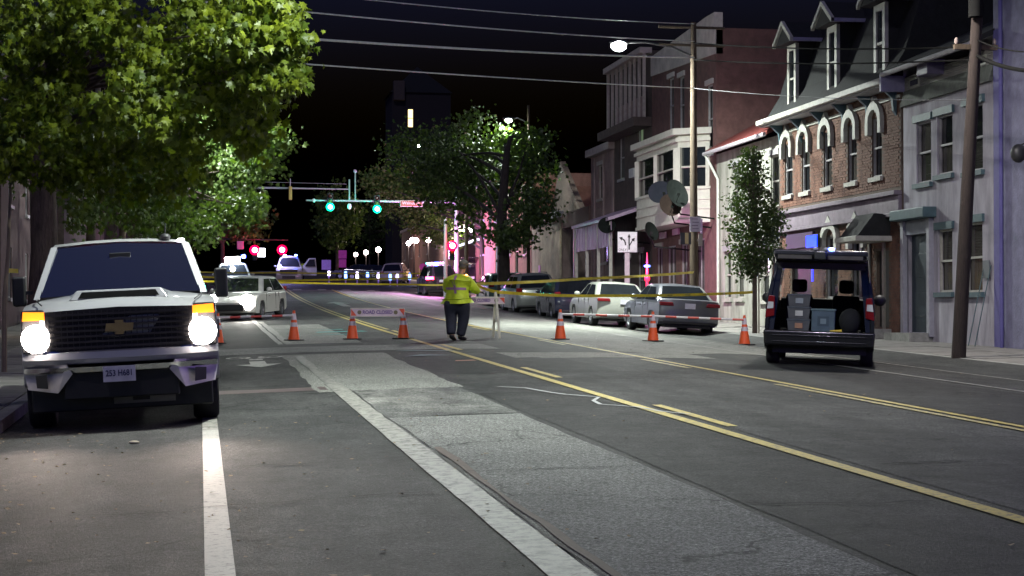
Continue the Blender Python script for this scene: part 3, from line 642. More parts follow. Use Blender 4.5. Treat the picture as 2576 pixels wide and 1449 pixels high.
# driver behind the wheel
dv = thing('person', 'driver in dark clothes sitting behind the windshield of the white pickup', 'person')
dskin = mat('skin', (.30, .18, .13), .55); dcl = mat('dark_jacket', (.03, .03, .04), .85)
MB().ball((0, 0, 1.68), .095, 10, (.85, 1, 1.15)).build('head', dskin, dv, True)
MB().tube([(0, -.03, 1.15), (0, -.02, 1.4), (0, 0, 1.52), (0, 0, 1.62)], [.19, .21, .10, .055], 14).build('torso', dcl, dv, True)
for s in (-1, 1): MB().tube([(s*.19, 0, 1.46), (s*.24, .2, 1.28), (s*.12, .52, 1.38)], [.06, .05, .04], 8).build('arm', dcl, dv, True)
MB().ball((0, -.02, 1.74), .1, 8, (.9, 1, .7)).build('hair', mat('dark_hair', (.02, .015, .012), .8), dv, True)
bpy.context.view_layer.update()
mw = pt_.matrix_basis @ Matrix.Translation((-.42, .62, -.03)); dv.location = mw.translation; dv.rotation_mode = 'QUATERNION'; dv.rotation_quaternion = mw.to_quaternion()
# ------------------------------------------------------------ black van with raised tailgate (seen from behind)
vn = thing('cargo_van', 'black compact van seen from behind with its tailgate raised and cargo bay open', 'van')
L, hw = 4.4, .93; y0 = 0
sideo = [(0, .42), (0, .62), (.02, 1.05), (.12, 1.72), (.30, 1.82), (2.6, 1.84), (3.0, 1.72), (3.55, 1.12), (4.25, .98), (4.4, .7), (4.4, .35), (4.2, .26)]
sideo += arch(3.55, .40, .26)[::-1]+arch(.80, .40, .26)[::-1]+[(.1, .3)]
tum = lambda z: 1-.17*max(0, (z-.95)/.9)**1.3
for s in (-1, 1):
    A = [(s*hw*tum(z), y, z) for y, z in sideo]; Bv = [(s*(hw*tum(z)-.06), y, z) for y, z in sideo]; n = len(A)
    MB().add(A+Bv, [tuple(range(n)), tuple(range(n, 2*n))[::-1]]+[(i, (i+1) % n, n+(i+1) % n, n+i) for i in range(n)]).build('side_panel', p_black, vn)
    MB().poly([(s*(hw*tum(z)+.004), y, z) for y, z in ((2.05, 1.12), (2.05, 1.62), (2.75, 1.62), (3.3, 1.14))]).build('door_window', glassdark, vn)
    MB().poly([(s*(hw*tum(z)+.004), y, z) for y, z in ((.45, 1.12), (.50, 1.60), (1.85, 1.62), (1.85, 1.12))]).build('rear_quarter_window', glassdark, vn)
    MB().ball((s*1.03, 3.0, 1.15), .12, 6, (1, .6, .9)).build('wing_mirror', blackpl, vn, True)
    tlr = MB().prism([(s*.93, -.005, .80), (s*.77, -.01, .84), (s*.77, -.01, 1.18), (s*.875, .0, 1.20)], (0, .06, 0)).build('tail_light', red_dim, vn, bevel=.015)
    MB().prism([(s*.90, -.025, .96), (s*.79, -.025, .97), (s*.79, -.025, 1.08), (s*.885, -.02, 1.08)], (0, .02, 0)).build('reverse_lens', clear_lens, tlr)
    for yw in (.80, 3.55): wheel(vn, s*(hw-.12), yw, .34, .22)
MB().prism([(-.78, .18, 1.76), (.78, .18, 1.76), (.78, 2.62, 1.78), (-.78, 2.62, 1.78)], (0, 0, .06)).build('roof', p_black, vn, bevel=.02)
MB().box(-.86, .86, .03, 3.2, .50, .58).build('load_floor', blackpl, vn)
MB().box(-.8, .8, .3, 4.2, .2, .5).build('underbody', blackpl, vn)
MB().box(-.78, .78, .14, .26, 1.66, 1.77).build('rear_header', blackpl, vn)
for s in (-1, 1): MB().prism([(s*.90, .03, .55), (s*.78, .03, .6), (s*.66, .15, 1.72), (s*.79, .15, 1.74)], (0, .1, 0)).build('door_jamb', p_black, vn)
MB().prism([(-.92, 3.3, .25), (.92, 3.3, .25), (.92, 3.3, 1.1), (-.92, 3.3, 1.1)], (0, 1.05, -.1)).build('engine_bay', p_black, vn)
MB().poly([(-.78, 3.52, 1.14), (.78, 3.52, 1.14), (.72, 2.68, 1.76), (-.72, 2.68, 1.76)]).build('windshield', glass('van_windshield', (.75, .78, .75)), vn)
MB().box(-.8, .8, 3.0, 3.35, .95, 1.16).build('dashboard', blackpl, vn, bevel=.03)
for s in (-1, 1):
    se = MB().box(s*.42-.24, s*.42+.24, 1.95, 2.1, .58, 1.22).build('seat', seat_m, vn, bevel=.05)
    MB().cbox((s*.42, 2.0, 1.38), (.27, .11, .24)).build('headrest', seat_m, se, bevel=.05)
bmp = MB().prism([(-.93, 0, .34), (.93, 0, .34), (.95, 0, .60), (-.95, 0, .60)], (0, -.14, 0)).build('rear_bumper', p_black, vn, bevel=.04, segs=3)
MB().box(-.8, .8, -.155, -.13, .5, .525).build('bumper_ridge', p_black, bmp, bevel=.008)
MB().box(-.8, .8, -.155, -.13, .395, .42).build('bumper_ridge', p_black, bmp, bevel=.008)
# tailgate: hinged at the roof, sloping a little up towards the camera
tg = MB().prism([(-.80, .14, 1.80), (.80, .14, 1.80), (.78, -.98, 1.87), (-.78, -.98, 1.87)], (0, .03, .10)).build('tailgate', p_black, vn, bevel=.03)
MB().prism([(-.64, -.12, 1.81), (.64, -.12, 1.81), (.60, -.70, 1.85), (-.60, -.70, 1.85)], (0, 0, -.012)).build('tailgate_glass', glassdark, tg)
MB().prism([(-.70, -.98, 1.875), (-.14, -.98, 1.875), (-.14, -.92, 1.815), (-.70, -.92, 1.815)], (0, .03, 0)).build('tailgate_trim', mat('beige_trim', (.30, .28, .25), .6), tg)
MB().prism([(.12, -.98, 1.875), (.70, -.98, 1.875), (.70, -.92, 1.815), (.12, -.92, 1.815)], (0, .03, 0)).build('tailgate_trim', mat('beige_trim', (.30, .28, .25), .6), tg)
MB().cbox((0, -1.0, 1.87), (.2, .08, .13)).build('tailgate_latch', blackpl, tg, bevel=.02)
for s in (-1, 1): MB().tube([(s*.78, -.45, 1.83), (s*.82, .08, 1.45)], .012, 6).build('gas_strut', chrome, vn, True)
for x, m_, nm in ((.18, bl, 'blue_spot'), (-.08, dimw, 'clear_lamp'), (.10, dimw, 'clear_lamp')): MB().ball((x, -.95, 1.985), .035, 6, (1.4, 1, .8)).build(nm, m_, tg, True)  # one glowing blue spot and two clear ones along the tailgate edge
X, Y = XY(2058, 146.5); settle(vn, X, Y, radians(-20.5))
VM = (vn.matrix_basis if vn.rotation_mode else vn.matrix_basis).copy(); bpy.context.view_layer.update(); VM = vn.matrix_world.copy()
def inside(name, label, cat, loc, group=None):
    t = thing(name, label, cat, (0, 0, 0), 0, group); m = VM @ Matrix.Translation(loc); t.location = m.translation; t.rotation_mode = 'QUATERNION'; t.rotation_quaternion = m.to_quaternion(); return t
binm = mat('clear_bin_plastic', (.12, .12, .13), .3); lidm = mat('bin_lid', (.10, .11, .13), .4)
for k, (nm, cc) in enumerate((('lowest', (.42, .22, .14)), ('middle', (.6, .58, .56)), ('topmost', (.30, .32, .36)))):
    t = inside('storage_bin', f'grey see-through storage bin, {nm} of the three stacked in the van', 'storage bin', (-.36, .25, .585+k*.215), 'storage bins stacked in the van')
    MB().add([(-.17, -.13, 0), (.17, -.13, 0), (.17, .2, 0), (-.17, .2, 0), (-.195, -.15, .18), (.195, -.15, .18), (.195, .22, .18), (-.195, .22, .18)], [(0, 3, 2, 1), (0, 1, 5, 4), (1, 2, 6, 5), (2, 3, 7, 6), (3, 0, 4, 7)]).build('tub', binm, t)
    MB().box(-.205, .205, -.16, .23, .18, .21).build('lid', lidm, t, bevel=.008)
    MB().box(-.06, .07, -.157, -.146, .05, .14).build('label_card', mat('card%d' % k, cc, .6), t)
t = inside('storage_tote', 'blue grey square tote with a dark panel beside the stacked bins in the van', 'storage tote', (.06, .26, .585))
MB().box(-.2, .2, -.16, .2, 0, .36).build('tub', mat('tote_blue', (.09, .13, .17), .5), t, bevel=.015)
MB().box(-.215, .215, -.175, .215, .36, .40).build('lid', mat('tote_lid', (.13, .19, .22), .45), t, bevel=.012)
MB().box(-.10, .10, -.167, -.159, .10, .27).build('side_panel', mat('tote_panel', (.06, .09, .12), .5), t)
MB().box(-.05, .05, -.172, -.166, .14, .23).build('panel_badge', mat('tote_badge', (.2, .26, .3), .5), t)
t = inside('equipment_bag', 'black soft equipment bag on the right of the van cargo bay', 'bag', (.52, .3, .585))
MB().ball((0, 0, .2), .22, 8, (.9, .8, 1)).build('bag_body', mat('black_nylon', (.012, .012, .015), .9), t, True)
t = inside('yellow_tool', 'yellow handled tool lying on the van load sill', 'tool', (.26, .02, .585))
MB().tube([(-.08, 0, .02), (.12, 0, .025)], [.018, .03], 8).build('handle', mat('tool_yellow', (.62, .42, .02), .5), t, True)
# ================================================================= STREET WORKS, POLE LAMPS, SIGNALS, SIGNS
cone_o = mat('cone_orange', (.88, .12, .03), .45, 0, .12, 9)
cone_w = mat('cone_collar', (.62, .56, .62), .35, 0, .15, 12)
def cone(px, s, label):
    X, Y = XY(px, s); t = thing('traffic_cone', label, 'traffic cone', (X, Y, gz(X, Y)), random.random(), 'traffic cones across the street')
    f = lambda z: .135-.108*(z-.03)/.68
    MB().box(-.185, .185, -.185, .185, 0, .028).build('base', rubber, t, bevel=.008)
    MB().lathe([(f(.028), .028), (f(.34), .34), (f(.55), .55), (f(.71), .71), (.001, .712)], (0, 0, 0), 20).build('cone_body', cone_o, t, True, 60)
    for a, c in ((.33, .43), (.49, .64)): MB().lathe([(f(a)+.003, a), (f(c)+.003, c)], (0, 0, 0), 20).build('reflective_collar', cone_w, t, True)
    return t
cone(740, 107, 'orange cone at the end of the red and white bar, next to the white pickup')
cone(887, 107, 'orange cone under the left end of the road closed board')
cone(1015, 107, 'orange cone under the right end of the road closed board')
cone(1410, 107, 'orange cone right of the white barricade, at the left end of the long striped bar')
cone(1643, 106, 'orange cone in the middle of the long striped bar, behind it the silver grey sedan')
cone(1873, 105.5, 'orange cone closest to the black van, right end of the striped bar')
X, Y = XY(549, 108); cn = cone(549, 108, 'white collared cone half hidden behind the side of the white pickup')
def bar(pa, pb, s, za, zb, label):
    Xa, Ya = XY(pa, s); Xb, Yb = XY(pb, s); a = Vector((Xa, Ya, gz(Xa, Ya)+za)); b_ = Vector((Xb, Yb, gz(Xb, Yb)+zb))
    t = thing('cone_bar', label, 'cone bar', a, 0, 'striped bars between the cones'); n = int((b_-a).length/.24); mr = mat('bar_red', (.65, .07, .05), .4); mw = mat('bar_white', (.68, .66, .66), .4)
    for k in range(n):
        p = a.lerp(b_, k/n)-a; q = a.lerp(b_, (k+1)/n)-a
        MB().tube([p, q], .026, 8).build('bar_segment', mr if k % 2 else mw, t, True)
bar(553, 738, 107.5, .60, .60, 'red and white striped bar from the white pickup to the first cone')
bar(1414, 1641, 107, .60, .60, 'orange and white bar spanning the gap before the middle cone')
bar(1646, 1871, 106, .60, .60, 'orange and white bar between the middle cone and the cone by the van')
# road closed board on two cones
def board(name, label, xa, xb, z0, z1, s):
    Xa, Ya = XY(xa, s); Xb, Yb = XY(xb, s); w = sqrt((Xb-Xa)**2+(Yb-Ya)**2)
    t = thing(name, label, 'barrier board', ((Xa+Xb)/2, (Ya+Yb)/2, gz((Xa+Xb)/2, (Ya+Yb)/2)), -YAW*.2)
    MB().box(-w/2, w/2, -.045, -.02, z0, z1).build('panel', mat('board_pinkish', (.74, .60, .68), .4), t)
    for z in (z0-.012, z1-.008): MB().box(-w/2-.005, w/2+.005, -.055, -.015, z, z+.02).build('edge_rail', mat('board_rail', (.75, .68, .62), .4), t)
    h = z1-z0
    for s_ in (-1, 1):
        x = s_*(w/2-.005); MB().prism([(x, -.048, z0+.01), (x-s_*.0, -.048, z1-.01), (x-s_*(.13 if s_ < 0 else .12), -.048, z0+.01 if s_ < 0 else z1-.01)], (0, -.004, 0)).build('orange_corner', mat('board_orange', (.75, .10, .05), .45), t)
        MB().lathe([(.001, -.053), (.048, -.053), (.048, -.046)], (s_*(w/2-.20), 0, (z0+z1)/2), 14, 'y').build('round_emblem', mat('emblem_olive', (.20, .17, .10), .6), t)
    text('ROAD CLOSED', h*.62, mat('board_purple_ink', (.22, .13, .34), .5), t, (0, -.05, (z0+z1)/2), FACE_CAM, sx=.92, bold=.004)
    return t
board('road_closed_board', 'road closed board with orange corners resting on two cones', 883, 1017, .545, .725, 107.5)
bb = board('barricade', 'white sawhorse barricade with a road closed board, right of the officer', 1135, 1270, .82, .97, 106)
MB().box(-.64, .48, -.06, -.01, .955, .985).build('bright_rail', mat('rail_bright', (.85, .80, .72), .3), bb)
frm = mat('barricade_white', (.62, .60, .50), .5, 0, .2)
for x in (-.66, .42):
    for (dx, dy) in ((-.02, .30), (.06, -.30)):
        MB().prism([(x-.02+dx, dy, 0), (x+.035+dx, dy, 0), (x+.035, dy*.05, 1.10), (x-.02, dy*.05, 1.10)], (0, .05, 0)).build('leg', frm, bb)
    MB().box(x, x+.03, -.2, .2, .38, .45).build('cross_brace', frm, bb)
# police tape
tape_m = mat('tape_yellow', (.62, .50, .03), .4, 0, .25, 3, spec=.6); ink = mat('tape_ink', (.03, .03, .01), .5)
def tape(pts, label, wid=.07, sag=0, letters=False, tw=.5, seed=0):
    """pts: (px, py, s)"""
    rr = random.Random(seed); P = [P3(*p) for p in pts]; t = thing('police_tape', label, 'police tape', P[0], 0, 'yellow police tapes')
    V = []
    for i in range(len(P)-1):
        n = 14
        for k in range(n+(i == len(P)-2)):
            f = k/n; V.append(P[i].lerp(P[i+1], f)-Vector((0, 0, sag*4*f*(1-f))))
    vs = []; ph = rr.random()*6
    for k, p in enumerate(V):
        a = tw*sin(k*.45+ph)+.15*sin(k*1.7); d = (V[min(k+1, len(V)-1)]-V[max(k-1, 0)]).normalized(); sd_ = d.cross(Vector((0, 0, 1))).normalized()
        o = (Vector((0, 0, 1))*cos(a)+sd_*sin(a))*wid/2; vs += [p-o-P[0], p+o-P[0]]
    MB().add(vs, [(2*k, 2*k+2, 2*k+3, 2*k+1) for k in range(len(V)-1)]).build('ribbon', tape_m, t, True)
    if letters:
        m = (P[0]-P[0]).lerp(P[1]-P[0], .5); d = (P[1]-P[0]); an = atan2(d.z, sqrt(d.x**2+d.y**2)); hz = atan2(d.y, d.x)
        for f in letters:
            q = (P[-1]-P[-2])*f+P[-2]-P[0]; d = P[-1]-P[-2]; hz = atan2(d.y, d.x)
            text('CAUTION', .05, ink, t, q+Vector((sin(hz)*.02, -cos(hz)*.03-.02, -sag*4*f*(1-f))), Matrix.Rotation(hz, 4, 'Z') @ FACE_CAM)
    return t
tape([(1198, 716, 105), (1256, 735, 106), (1516, 744, 98), (1893, 735, 89.6)], 'lower yellow tape from the officer past the barricade to the slim street tree', .072, .03, (.42, .54, .66, .78), tw=.25, seed=2)
tape([(1198, 714, 105), (1470, 701, 92), (1745, 685, 82)], 'upper yellow tape rising from the officer to the tall lamp pole', .075, .02, tw=.4, seed=3)
tape([(470, 706, 70), (560, 707, 68), (1052, 716, 60), (1128, 716, 60)], 'lowest yellow tape running left of the officer across the roadway', .07, .02, tw=.3, seed=4)
tape([(500, 696, 58), (700, 706, 56), (1050, 700, 52)], 'brightest middle yellow tape across the far roadway', .085, .0, tw=.3, seed=5)
tape([(480, 684, 58), (700, 686, 54), (1058, 688, 50)], 'thin top yellow tape across the far roadway, the farthest one', .06, .02, tw=.4, seed=6)
tape([(12, 680, 158), (46, 682, 156)], 'short loose end of yellow tape on the sapling at the left edge', .07, 0, tw=.1, seed=8)
# ---- street lamps on poles
lens = glow('street_lamp_lens', (.93, 1, .94), 160)
def street_lamp(X, Y, H, arm, label, power, col=(.92, 1, .93), pole=woodpole, name='street_lamp', r=.13, seen=True, lensr=.17, leny=.34, spill=0):
    z0 = gz(X, Y); t = thing(name, label, 'street lamp', (X, Y, z0), 0, 'street lamps on poles'); n = Vector((arm, 0, 0))
    MB().tube([(0, 0, -.3), (0, 0, H*.5), (0, 0, H+.9)], [r, r*.85, r*.65], 12).build('pole', pole, t, True)
    MB().tube([(0, 0, H-.15), (arm*.3, 0, H+.12), (arm*.7, 0, H+.25), (arm, 0, H+.22)], .03, 8).build('arm', dark, t, True)
    s = 1 if arm > 0 else -1
    hd = MB().ball((arm+s*.2, 0, H+.22), .2, 8, (1.6, .8, .4)).build('lamp_head', dark, t, True)
    MB().ball((arm+s*.22, 0, H+.12), lensr, 10, (1.15, 1.1, .8)).build('lamp_lens', lens, hd, True)
    lamp('street_light', 'AREA', (arm+s*.22, 0, H-.06), power, col, .3, t, (0, 0, 0))
    if spill: lamp('street_spill', 'POINT', (arm+s*.22, 0, H-.3), spill, col, .25, t)
    return t
X, Y = XY(1746, 81.5)
lp = street_lamp(X, Y, 8.55, -2.15, 'street lamp with a glowing white head on the tall wooden pole beside the parked sedans', 1150, r=.14, lensr=.2)
lamp('street_spill', 'POINT', (-2.37, 0, 8.1), 14, (.92, 1, .93), .25, lp)
Z = MB().cbox((0, -.17, 3.2), (.34, .02, .46)).build('parking_sign', mat('sign_grey', (.42, .38, .46), .5), lp)
for k in range(4): MB().cbox((-.02+.03*(k % 2), -.185, 3.36-.1*k), (.2, .006, .02)).build('sign_line', mat('sign_ink', (.10, .05, .12), .5), Z)
MB().cbox((.21, -.14, 3.14), (.06, .02, .46)).build('sign_edge', mat('sign_lilac', (.5, .36, .55), .5), lp)
y_ = MB().cbox((-.30, -.16, 2.76), (.34, .02, .36)).build('flyer_board', mat('flyer_black', (.03, .03, .04), .5), lp)
MB().cbox((-.27, -.175, 2.76), (.11, .008, .34)).build('flyer_stripe', mat('flyer_tan', (.40, .32, .16), .5), y_)
MB().cbox((.17, -.16, 2.72), (.13, .02, .38)).build('side_panel', mat('panel_beige', (.30, .27, .24), .5), lp)
for k, zz in enumerate((9.3, 8.75)): MB().tube([(-1.1, 0, zz), (1.0, 0, zz)], .045, 6).build('crossarm', woodpole, lp)
street_lamp(-2.75, 21.5, 8.0, 4.7, 'street lamp over the parking lane above the white pickup', 400, lensr=.17, spill=190)
street_lamp(-2.7, 66, 8.6, 2.6, 'street lamp glinting through the leaves of the big maple', 420, spill=60)
street_lamp(15.1, 104, 8.6, -2.5, 'street lamp half hidden in the crown of the thick right tree', 300, lensr=.09, spill=700)
X5, Y5 = XY(1330, 50); street_lamp(X5, Y5, 9.1, -.8, 'small bright lamp above the thick right tree', 150, lensr=.14, r=.1)
# leaning utility pole on the right, its lamp above the frame
wp = thing('utility_pole', 'leaning wooden utility pole, a dark silhouette in front of the pale stucco house', 'utility pole')
base = XY(2410, 127); bz = gz(*base); wp.location = (base[0], base[1], bz)
top = P3(2457, 60, 127)-wp.location; top2 = top*1.35
MB().tube([(0, 0, -.2), tuple(top*.5), tuple(top), tuple(top2)], [.145, .13, .115, .10], 14).build('pole', mat('pole_wood_shaded', (.028, .019, .016), .9, 0, .4, 5, .5, stretch=(8, 8, 1), bscale=20), wp, True)  # wood darkened so the pole stands as an unlit silhouette
MB().tube([tuple(top+Vector((-.1, -.2, .1))), tuple(top+Vector((-.1, -.2, .75)))], .15, 12).build('transformer', mat('transformer_grey', (.012, .012, .012), .9, spec=.05), wp, True)
MB().cbox(tuple(top*.93), (.9, .09, .1)).build('crossarm', woodpole, wp)
for k in range(3): MB().lathe([(.001, .14), (.03, .12), (.045, .05), (.02, 0)], tuple(top*.93+Vector((-.4+.4*k, 0, .05))), 8).build('insulator', mat('porcelain', (.25, .2, .18), .3), wp, True)
MB().tube([tuple(top*1.18), tuple(top*1.2+Vector((-1.2, -.3, .3))), tuple(top*1.2+Vector((-2.4, -.6, .3)))], .035, 8).build('lamp_arm', galv, wp, True)
hh = top*1.2+Vector((-2.6, -.65, .22)); MB().ball(tuple(hh), .2, 8, (1.6, .8, .4)).build('lamp_head', galv, wp, True)
lamp('street_light', 'AREA', tuple(hh-Vector((0, 0, .12))), 270, (1, .95, .88), .3, wp)
lamp('street_spill', 'POINT', tuple(hh-Vector((0, 0, .3))), 18, (1, .95, .9), .25, wp)
# wires across the street
def wire(a, b_, r, label, m=None, sag=.1):
    A, B_ = P3(*a), P3(*b_); t = thing('overhead_wire', label, 'wire', A, 0, 'overhead wires')
    MB().tube([A.lerp(B_, f)-A-Vector((0, 0, sag*4*f*(1-f))) for f in [k/16 for k in range(17)]], r, 6).build('cable', m or mat('wire_grey', (.62, .66, .62), .4, .2), t, True)
wire((380, -10, 150), (1746, 104, 82), .016, 'second highest wire, ending at the lamp pole beside the glowing lamp')
wire((700, -25, 130), (1746, 60, 82), .013, 'highest wire crossing the top of the dark sky')
wire((300, 62, 150), (1746, 145, 82), .026, 'thickest wire, crossing just below the glowing street lamp')
wire((330, 128, 150), (1746, 222, 82), .015, 'lowest bright wire crossing the dark sky below the street lamp', sag=.05)
dk = mat('wire_dark', (.008, .008, .008), .95, spec=.05)
wire((1746, 222, 82), (2453, 252, 127), .010, 'thin wire from the lamp pole to the leaning utility pole', mat('wire_dim', (.10, .10, .11), .6))
wire((1746, 108, 82), (2455, 118, 127), .02, 'upper dark cable in front of the dormers', dk)
wire((1746, 150, 82), (2455, 150, 127), .02, 'lower dark cable in front of the dormers', dk)
wire((2457, 100, 127), (2640, 128, 150), .014, 'upper dark cable leaving the right edge', dk)
wire((2457, 140, 127), (2640, 178, 150), .04, 'thick dark cable bundle leaving the right edge', dk)
# ---- traffic signals
sigy = mat('signal_housing', (.35, .27, .06), .5); sigd = mat('signal_black', (.02, .03, .03), .5)
gn = glow('signal_green', (.0, 1, .45), 1.3); rdd = glow('signal_red', (1, .0, .04), 1.6)
def head(parent, x, y, z, lit, r=.15, facing=-1, hm=sigd):
    h = MB().cbox((x, y, z), (.36, .22, 1.05)).build('signal_head', hm, parent, bevel=.03)
    for k, nm in enumerate(('red', 'amber', 'green')):
        on = lit == nm; m = {'red': rdd, 'green': gn}.get(nm) if on else mat('lens_off_'+nm, {'red': (.05, .005, .005), 'amber': (.06, .03, .0), 'green': (.0, .04, .03)}[nm], .3)
        zz = z+.34-.34*k; b = MB().ball((x, y+facing*.115, zz), r if on else .13, 8, (1, .3, 1)).build('lens', m, h, True)
        if on: MB().ball((x, y+facing*(.115+r*.3), zz), r*.5, 8, (1, .4, 1)).build('lens_core', glow('core_'+nm, (1, .75, .7) if nm == 'red' else (.5, 1, .85), 8), h, True)  # pale core and enlarged lens stand in for the signal's glow
        MB().lathe([(.155, 0), (.155, facing*.16)], (x, y+facing*.11, zz), 12, 'y').build('visor', sigd, h, True)
    if lit in ('green', 'red'):
        lamp('signal_glow', 'POINT', (x, y+facing*.45, z+(.34 if lit == 'red' else -.34)), 60, (.02, 1, .7) if lit == 'green' else (1, .02, .08), .12, parent)
s = 40; X0, Y0_ = XY(1060, s); Xl, _ = XY(766, s)
sg = thing('traffic_signal', 'long signal mast arm with two glowing green lights and a street name sign', 'traffic signal', (15.9, Y0_-.5, gz(15.9, Y0_)))
def L_(px, py, s_=s, dy=0): p = P3(px, py, s_)-sg.location; return (p.x, 0+dy, p.z)
za = L_(800, 508)[2]
MB().tube([(0, 0, -.1), (0, 0, za*.6), (0, 0, za+.6)], [.17, .15, .12], 12).build('pole', galv, sg, True)
MB().tube([(0, 0, za), L_(1060, 508), L_(766, 508)], [.11, .09, .05], 10).build('mast_arm', galv, sg, True)
MB().tube([L_(875, 508), L_(875, 455)], .05, 8).build('camera_mast', galv, sg, True)
MB().tube([L_(890, 508), L_(890, 438)], .045, 8).build('sensor_mast', galv, sg, True)
MB().ball(L_(890, 434), .11, 8).build('sensor_ball', mat('sensor_pink', (.5, .35, .5), .4), sg, True)
MB().ball(L_(786, 508), .12, 8).build('sensor_dome', mat('sensor_white', (.7, .7, .7), .4), sg, True)
MB().ball(L_(875, 522), .13, 8, (1, 1, 1.5)).build('camera_pod', mat('sensor_white', (.7, .7, .7), .4), sg, True)
for px in (825.5, 943.5):
    x, _, z = L_(px, 525 if px < 900 else 529); head(sg, x, -.3, z+.34, 'green', .26)
MB().tube([L_(825, 508), L_(825, 488)], .02, 6).build('signal_bracket', galv, sg)
ns = L_(1031, 514); nb = MB().cbox((ns[0], -.25, ns[2]), (1.40, .04, .40)).build('street_name_sign', mat('sign_rim', (.62, .48, .46), .4), sg, bevel=.02)
MB().cbox((ns[0], -.285, ns[2]), (1.33, .02, .33)).build('sign_face', mat('sign_maroon', (.30, .07, .05), .4), nb)
text('Walnut St', .27, mat('sign_letters', (.75, .6, .58), .4), nb, (ns[0]-.03, -.30, ns[2]+.02), FACE_CAM, bold=.004)
MB().tube([(ns[0]+.7, -.2, ns[2]), (ns[0]+1.2, 0, za)], .03, 6).build('sign_bracket', galv, sg)
# second mast (left, seen edge on) and span
s2 = 40; sg2 = thing('traffic_signal', 'dim signal mast arm reaching from behind the left trees with a yellow housing', 'traffic signal', (-3.2, XY(650, s2)[1], gz(-3.2, 113)))
def M_(px, py): p = P3(px, py, s2)-sg2.location; return (p.x, 0, p.z)
za = M_(700, 470)[2]
MB().tube([(0, 0, -.1), (0, 0, za+.5)], [.17, .12], 12).build('pole', galv, sg2, True)
MB().tube([(0, 0, za), M_(880, 473)], [.1, .04], 10).build('mast_arm', galv, sg2, True)
MB().tube([M_(645, 457), M_(875, 460)], .012, 6).build('guy_wire', galv, sg2)
x, _, z = M_(731, 485); hh = MB().cbox((x, -.15, z), (.2, .3, .85)).build('signal_head', sigy, sg2, bevel=.03)
MB().tube([M_(731, 470), M_(731, 448)], .035, 6).build('bracket_post', galv, sg2)
# red signals far left and the near right red signal
s3 = 30; X3, Y3 = XY(735, s3)
sg3 = thing('traffic_signal', 'far signal mast with two glowing red lights and a lit white lane sign', 'traffic signal', (-3.4, Y3, gz(-3.4, Y3)))
def N_(px, py): p = P3(px, py, s3)-sg3.location; return (p.x, 0, p.z)
za = N_(650, 600)[2]
MB().tube([(0, 0, -.1), (0, 0, za+.4)], [.16, .12], 10).build('pole', dark, sg3, True)
MB().tube([(0, 0, za), N_(725, 604)], [.09, .05], 8).build('mast_arm', dark, sg3, True)
for px, py in ((640, 630), (709, 629)):
    x, _, z = N_(px, py); head(sg3, x, -.2, z-.34, 'red', .42)
x, _, z = N_(657, 636); MB().cbox((x, -.3, z), (.6, .05, .7)).build('lit_sign', glow('lit_sign_white', (.85, .85, 1), 6), sg3, bevel=.05)
x, _, z = N_(604, 618); MB().cbox((x, -.3, z), (.55, .05, .7)).build('dim_sign', mat('sign_lilac', (.5, .36, .55), .5), sg3, bevel=.03)
X4, Y4 = XY(1121, 42); sg4 = thing('traffic_signal', 'grey post with one glowing red signal left of the slim dark tree', 'traffic signal', (X4, Y4, gz(X4, Y4)))
MB().tube([(0, 0, -.1), (0, 0, 4.8)], [.13, .09], 10).build('pole', galv, sg4, True)
head(sg4, .38, -.1, 2.75, 'red', .32)
# lane use sign
X6, Y6 = XY(1578, 68); ls = thing('lane_sign', 'square white lane arrow sign reading only, on a pale post behind the parked cars', 'road sign', (X6, Y6, gz(X6, Y6)))
zt = (P3(1577, 609, 68)-ls.location).z
MB().box(-.09, .09, -.03, .03, 0, zt+.3).build('post', mat('post_pale', (.45, .40, .42), .5), ls)
MB().cbox((0, -.05, zt), (.76, .02, .78)).build('sign_border', mat('sign_dark_rim', (.10, .11, .12), .5), ls, bevel=.01)
MB().cbox((0, -.065, zt), (.73, .015, .75)).build('sign_face', mat('sign_white', (.66, .68, .68), .4), ls, bevel=.01)
ik = mat('sign_black', (.01, .012, .012), .5)
def flat(poly, name='arrow'): MB().prism([(x, -.078, zt+z) for x, z in poly], (0, -.006, 0)).build(name, ik, ls)
flat([(.035, -.28), (.085, -.28), (.085, .17), (.12, .17), (.06, .31), (.0, .17), (.035, .17)])
flat([(.085, -.08), (.085, -.15), (.20, .05), (.255, .02), (.275, .16), (.145, .11), (.175, .085)])
flat([(-.10, -.12), (-.05, -.12), (-.06, -.02), (-.10, .08), (-.20, .15), (-.18, .19), (-.32, .17), (-.23, .05), (-.21, .10), (-.14, .04), (-.11, -.03)])
MB().box(-.008, .0, -.084, -.078, zt-.36, zt-.12).build('dividing_line', ik, ls)
text('ONLY', .13, ik, ls, (-.19, -.08, zt-.29), FACE_CAM, sx=.85)
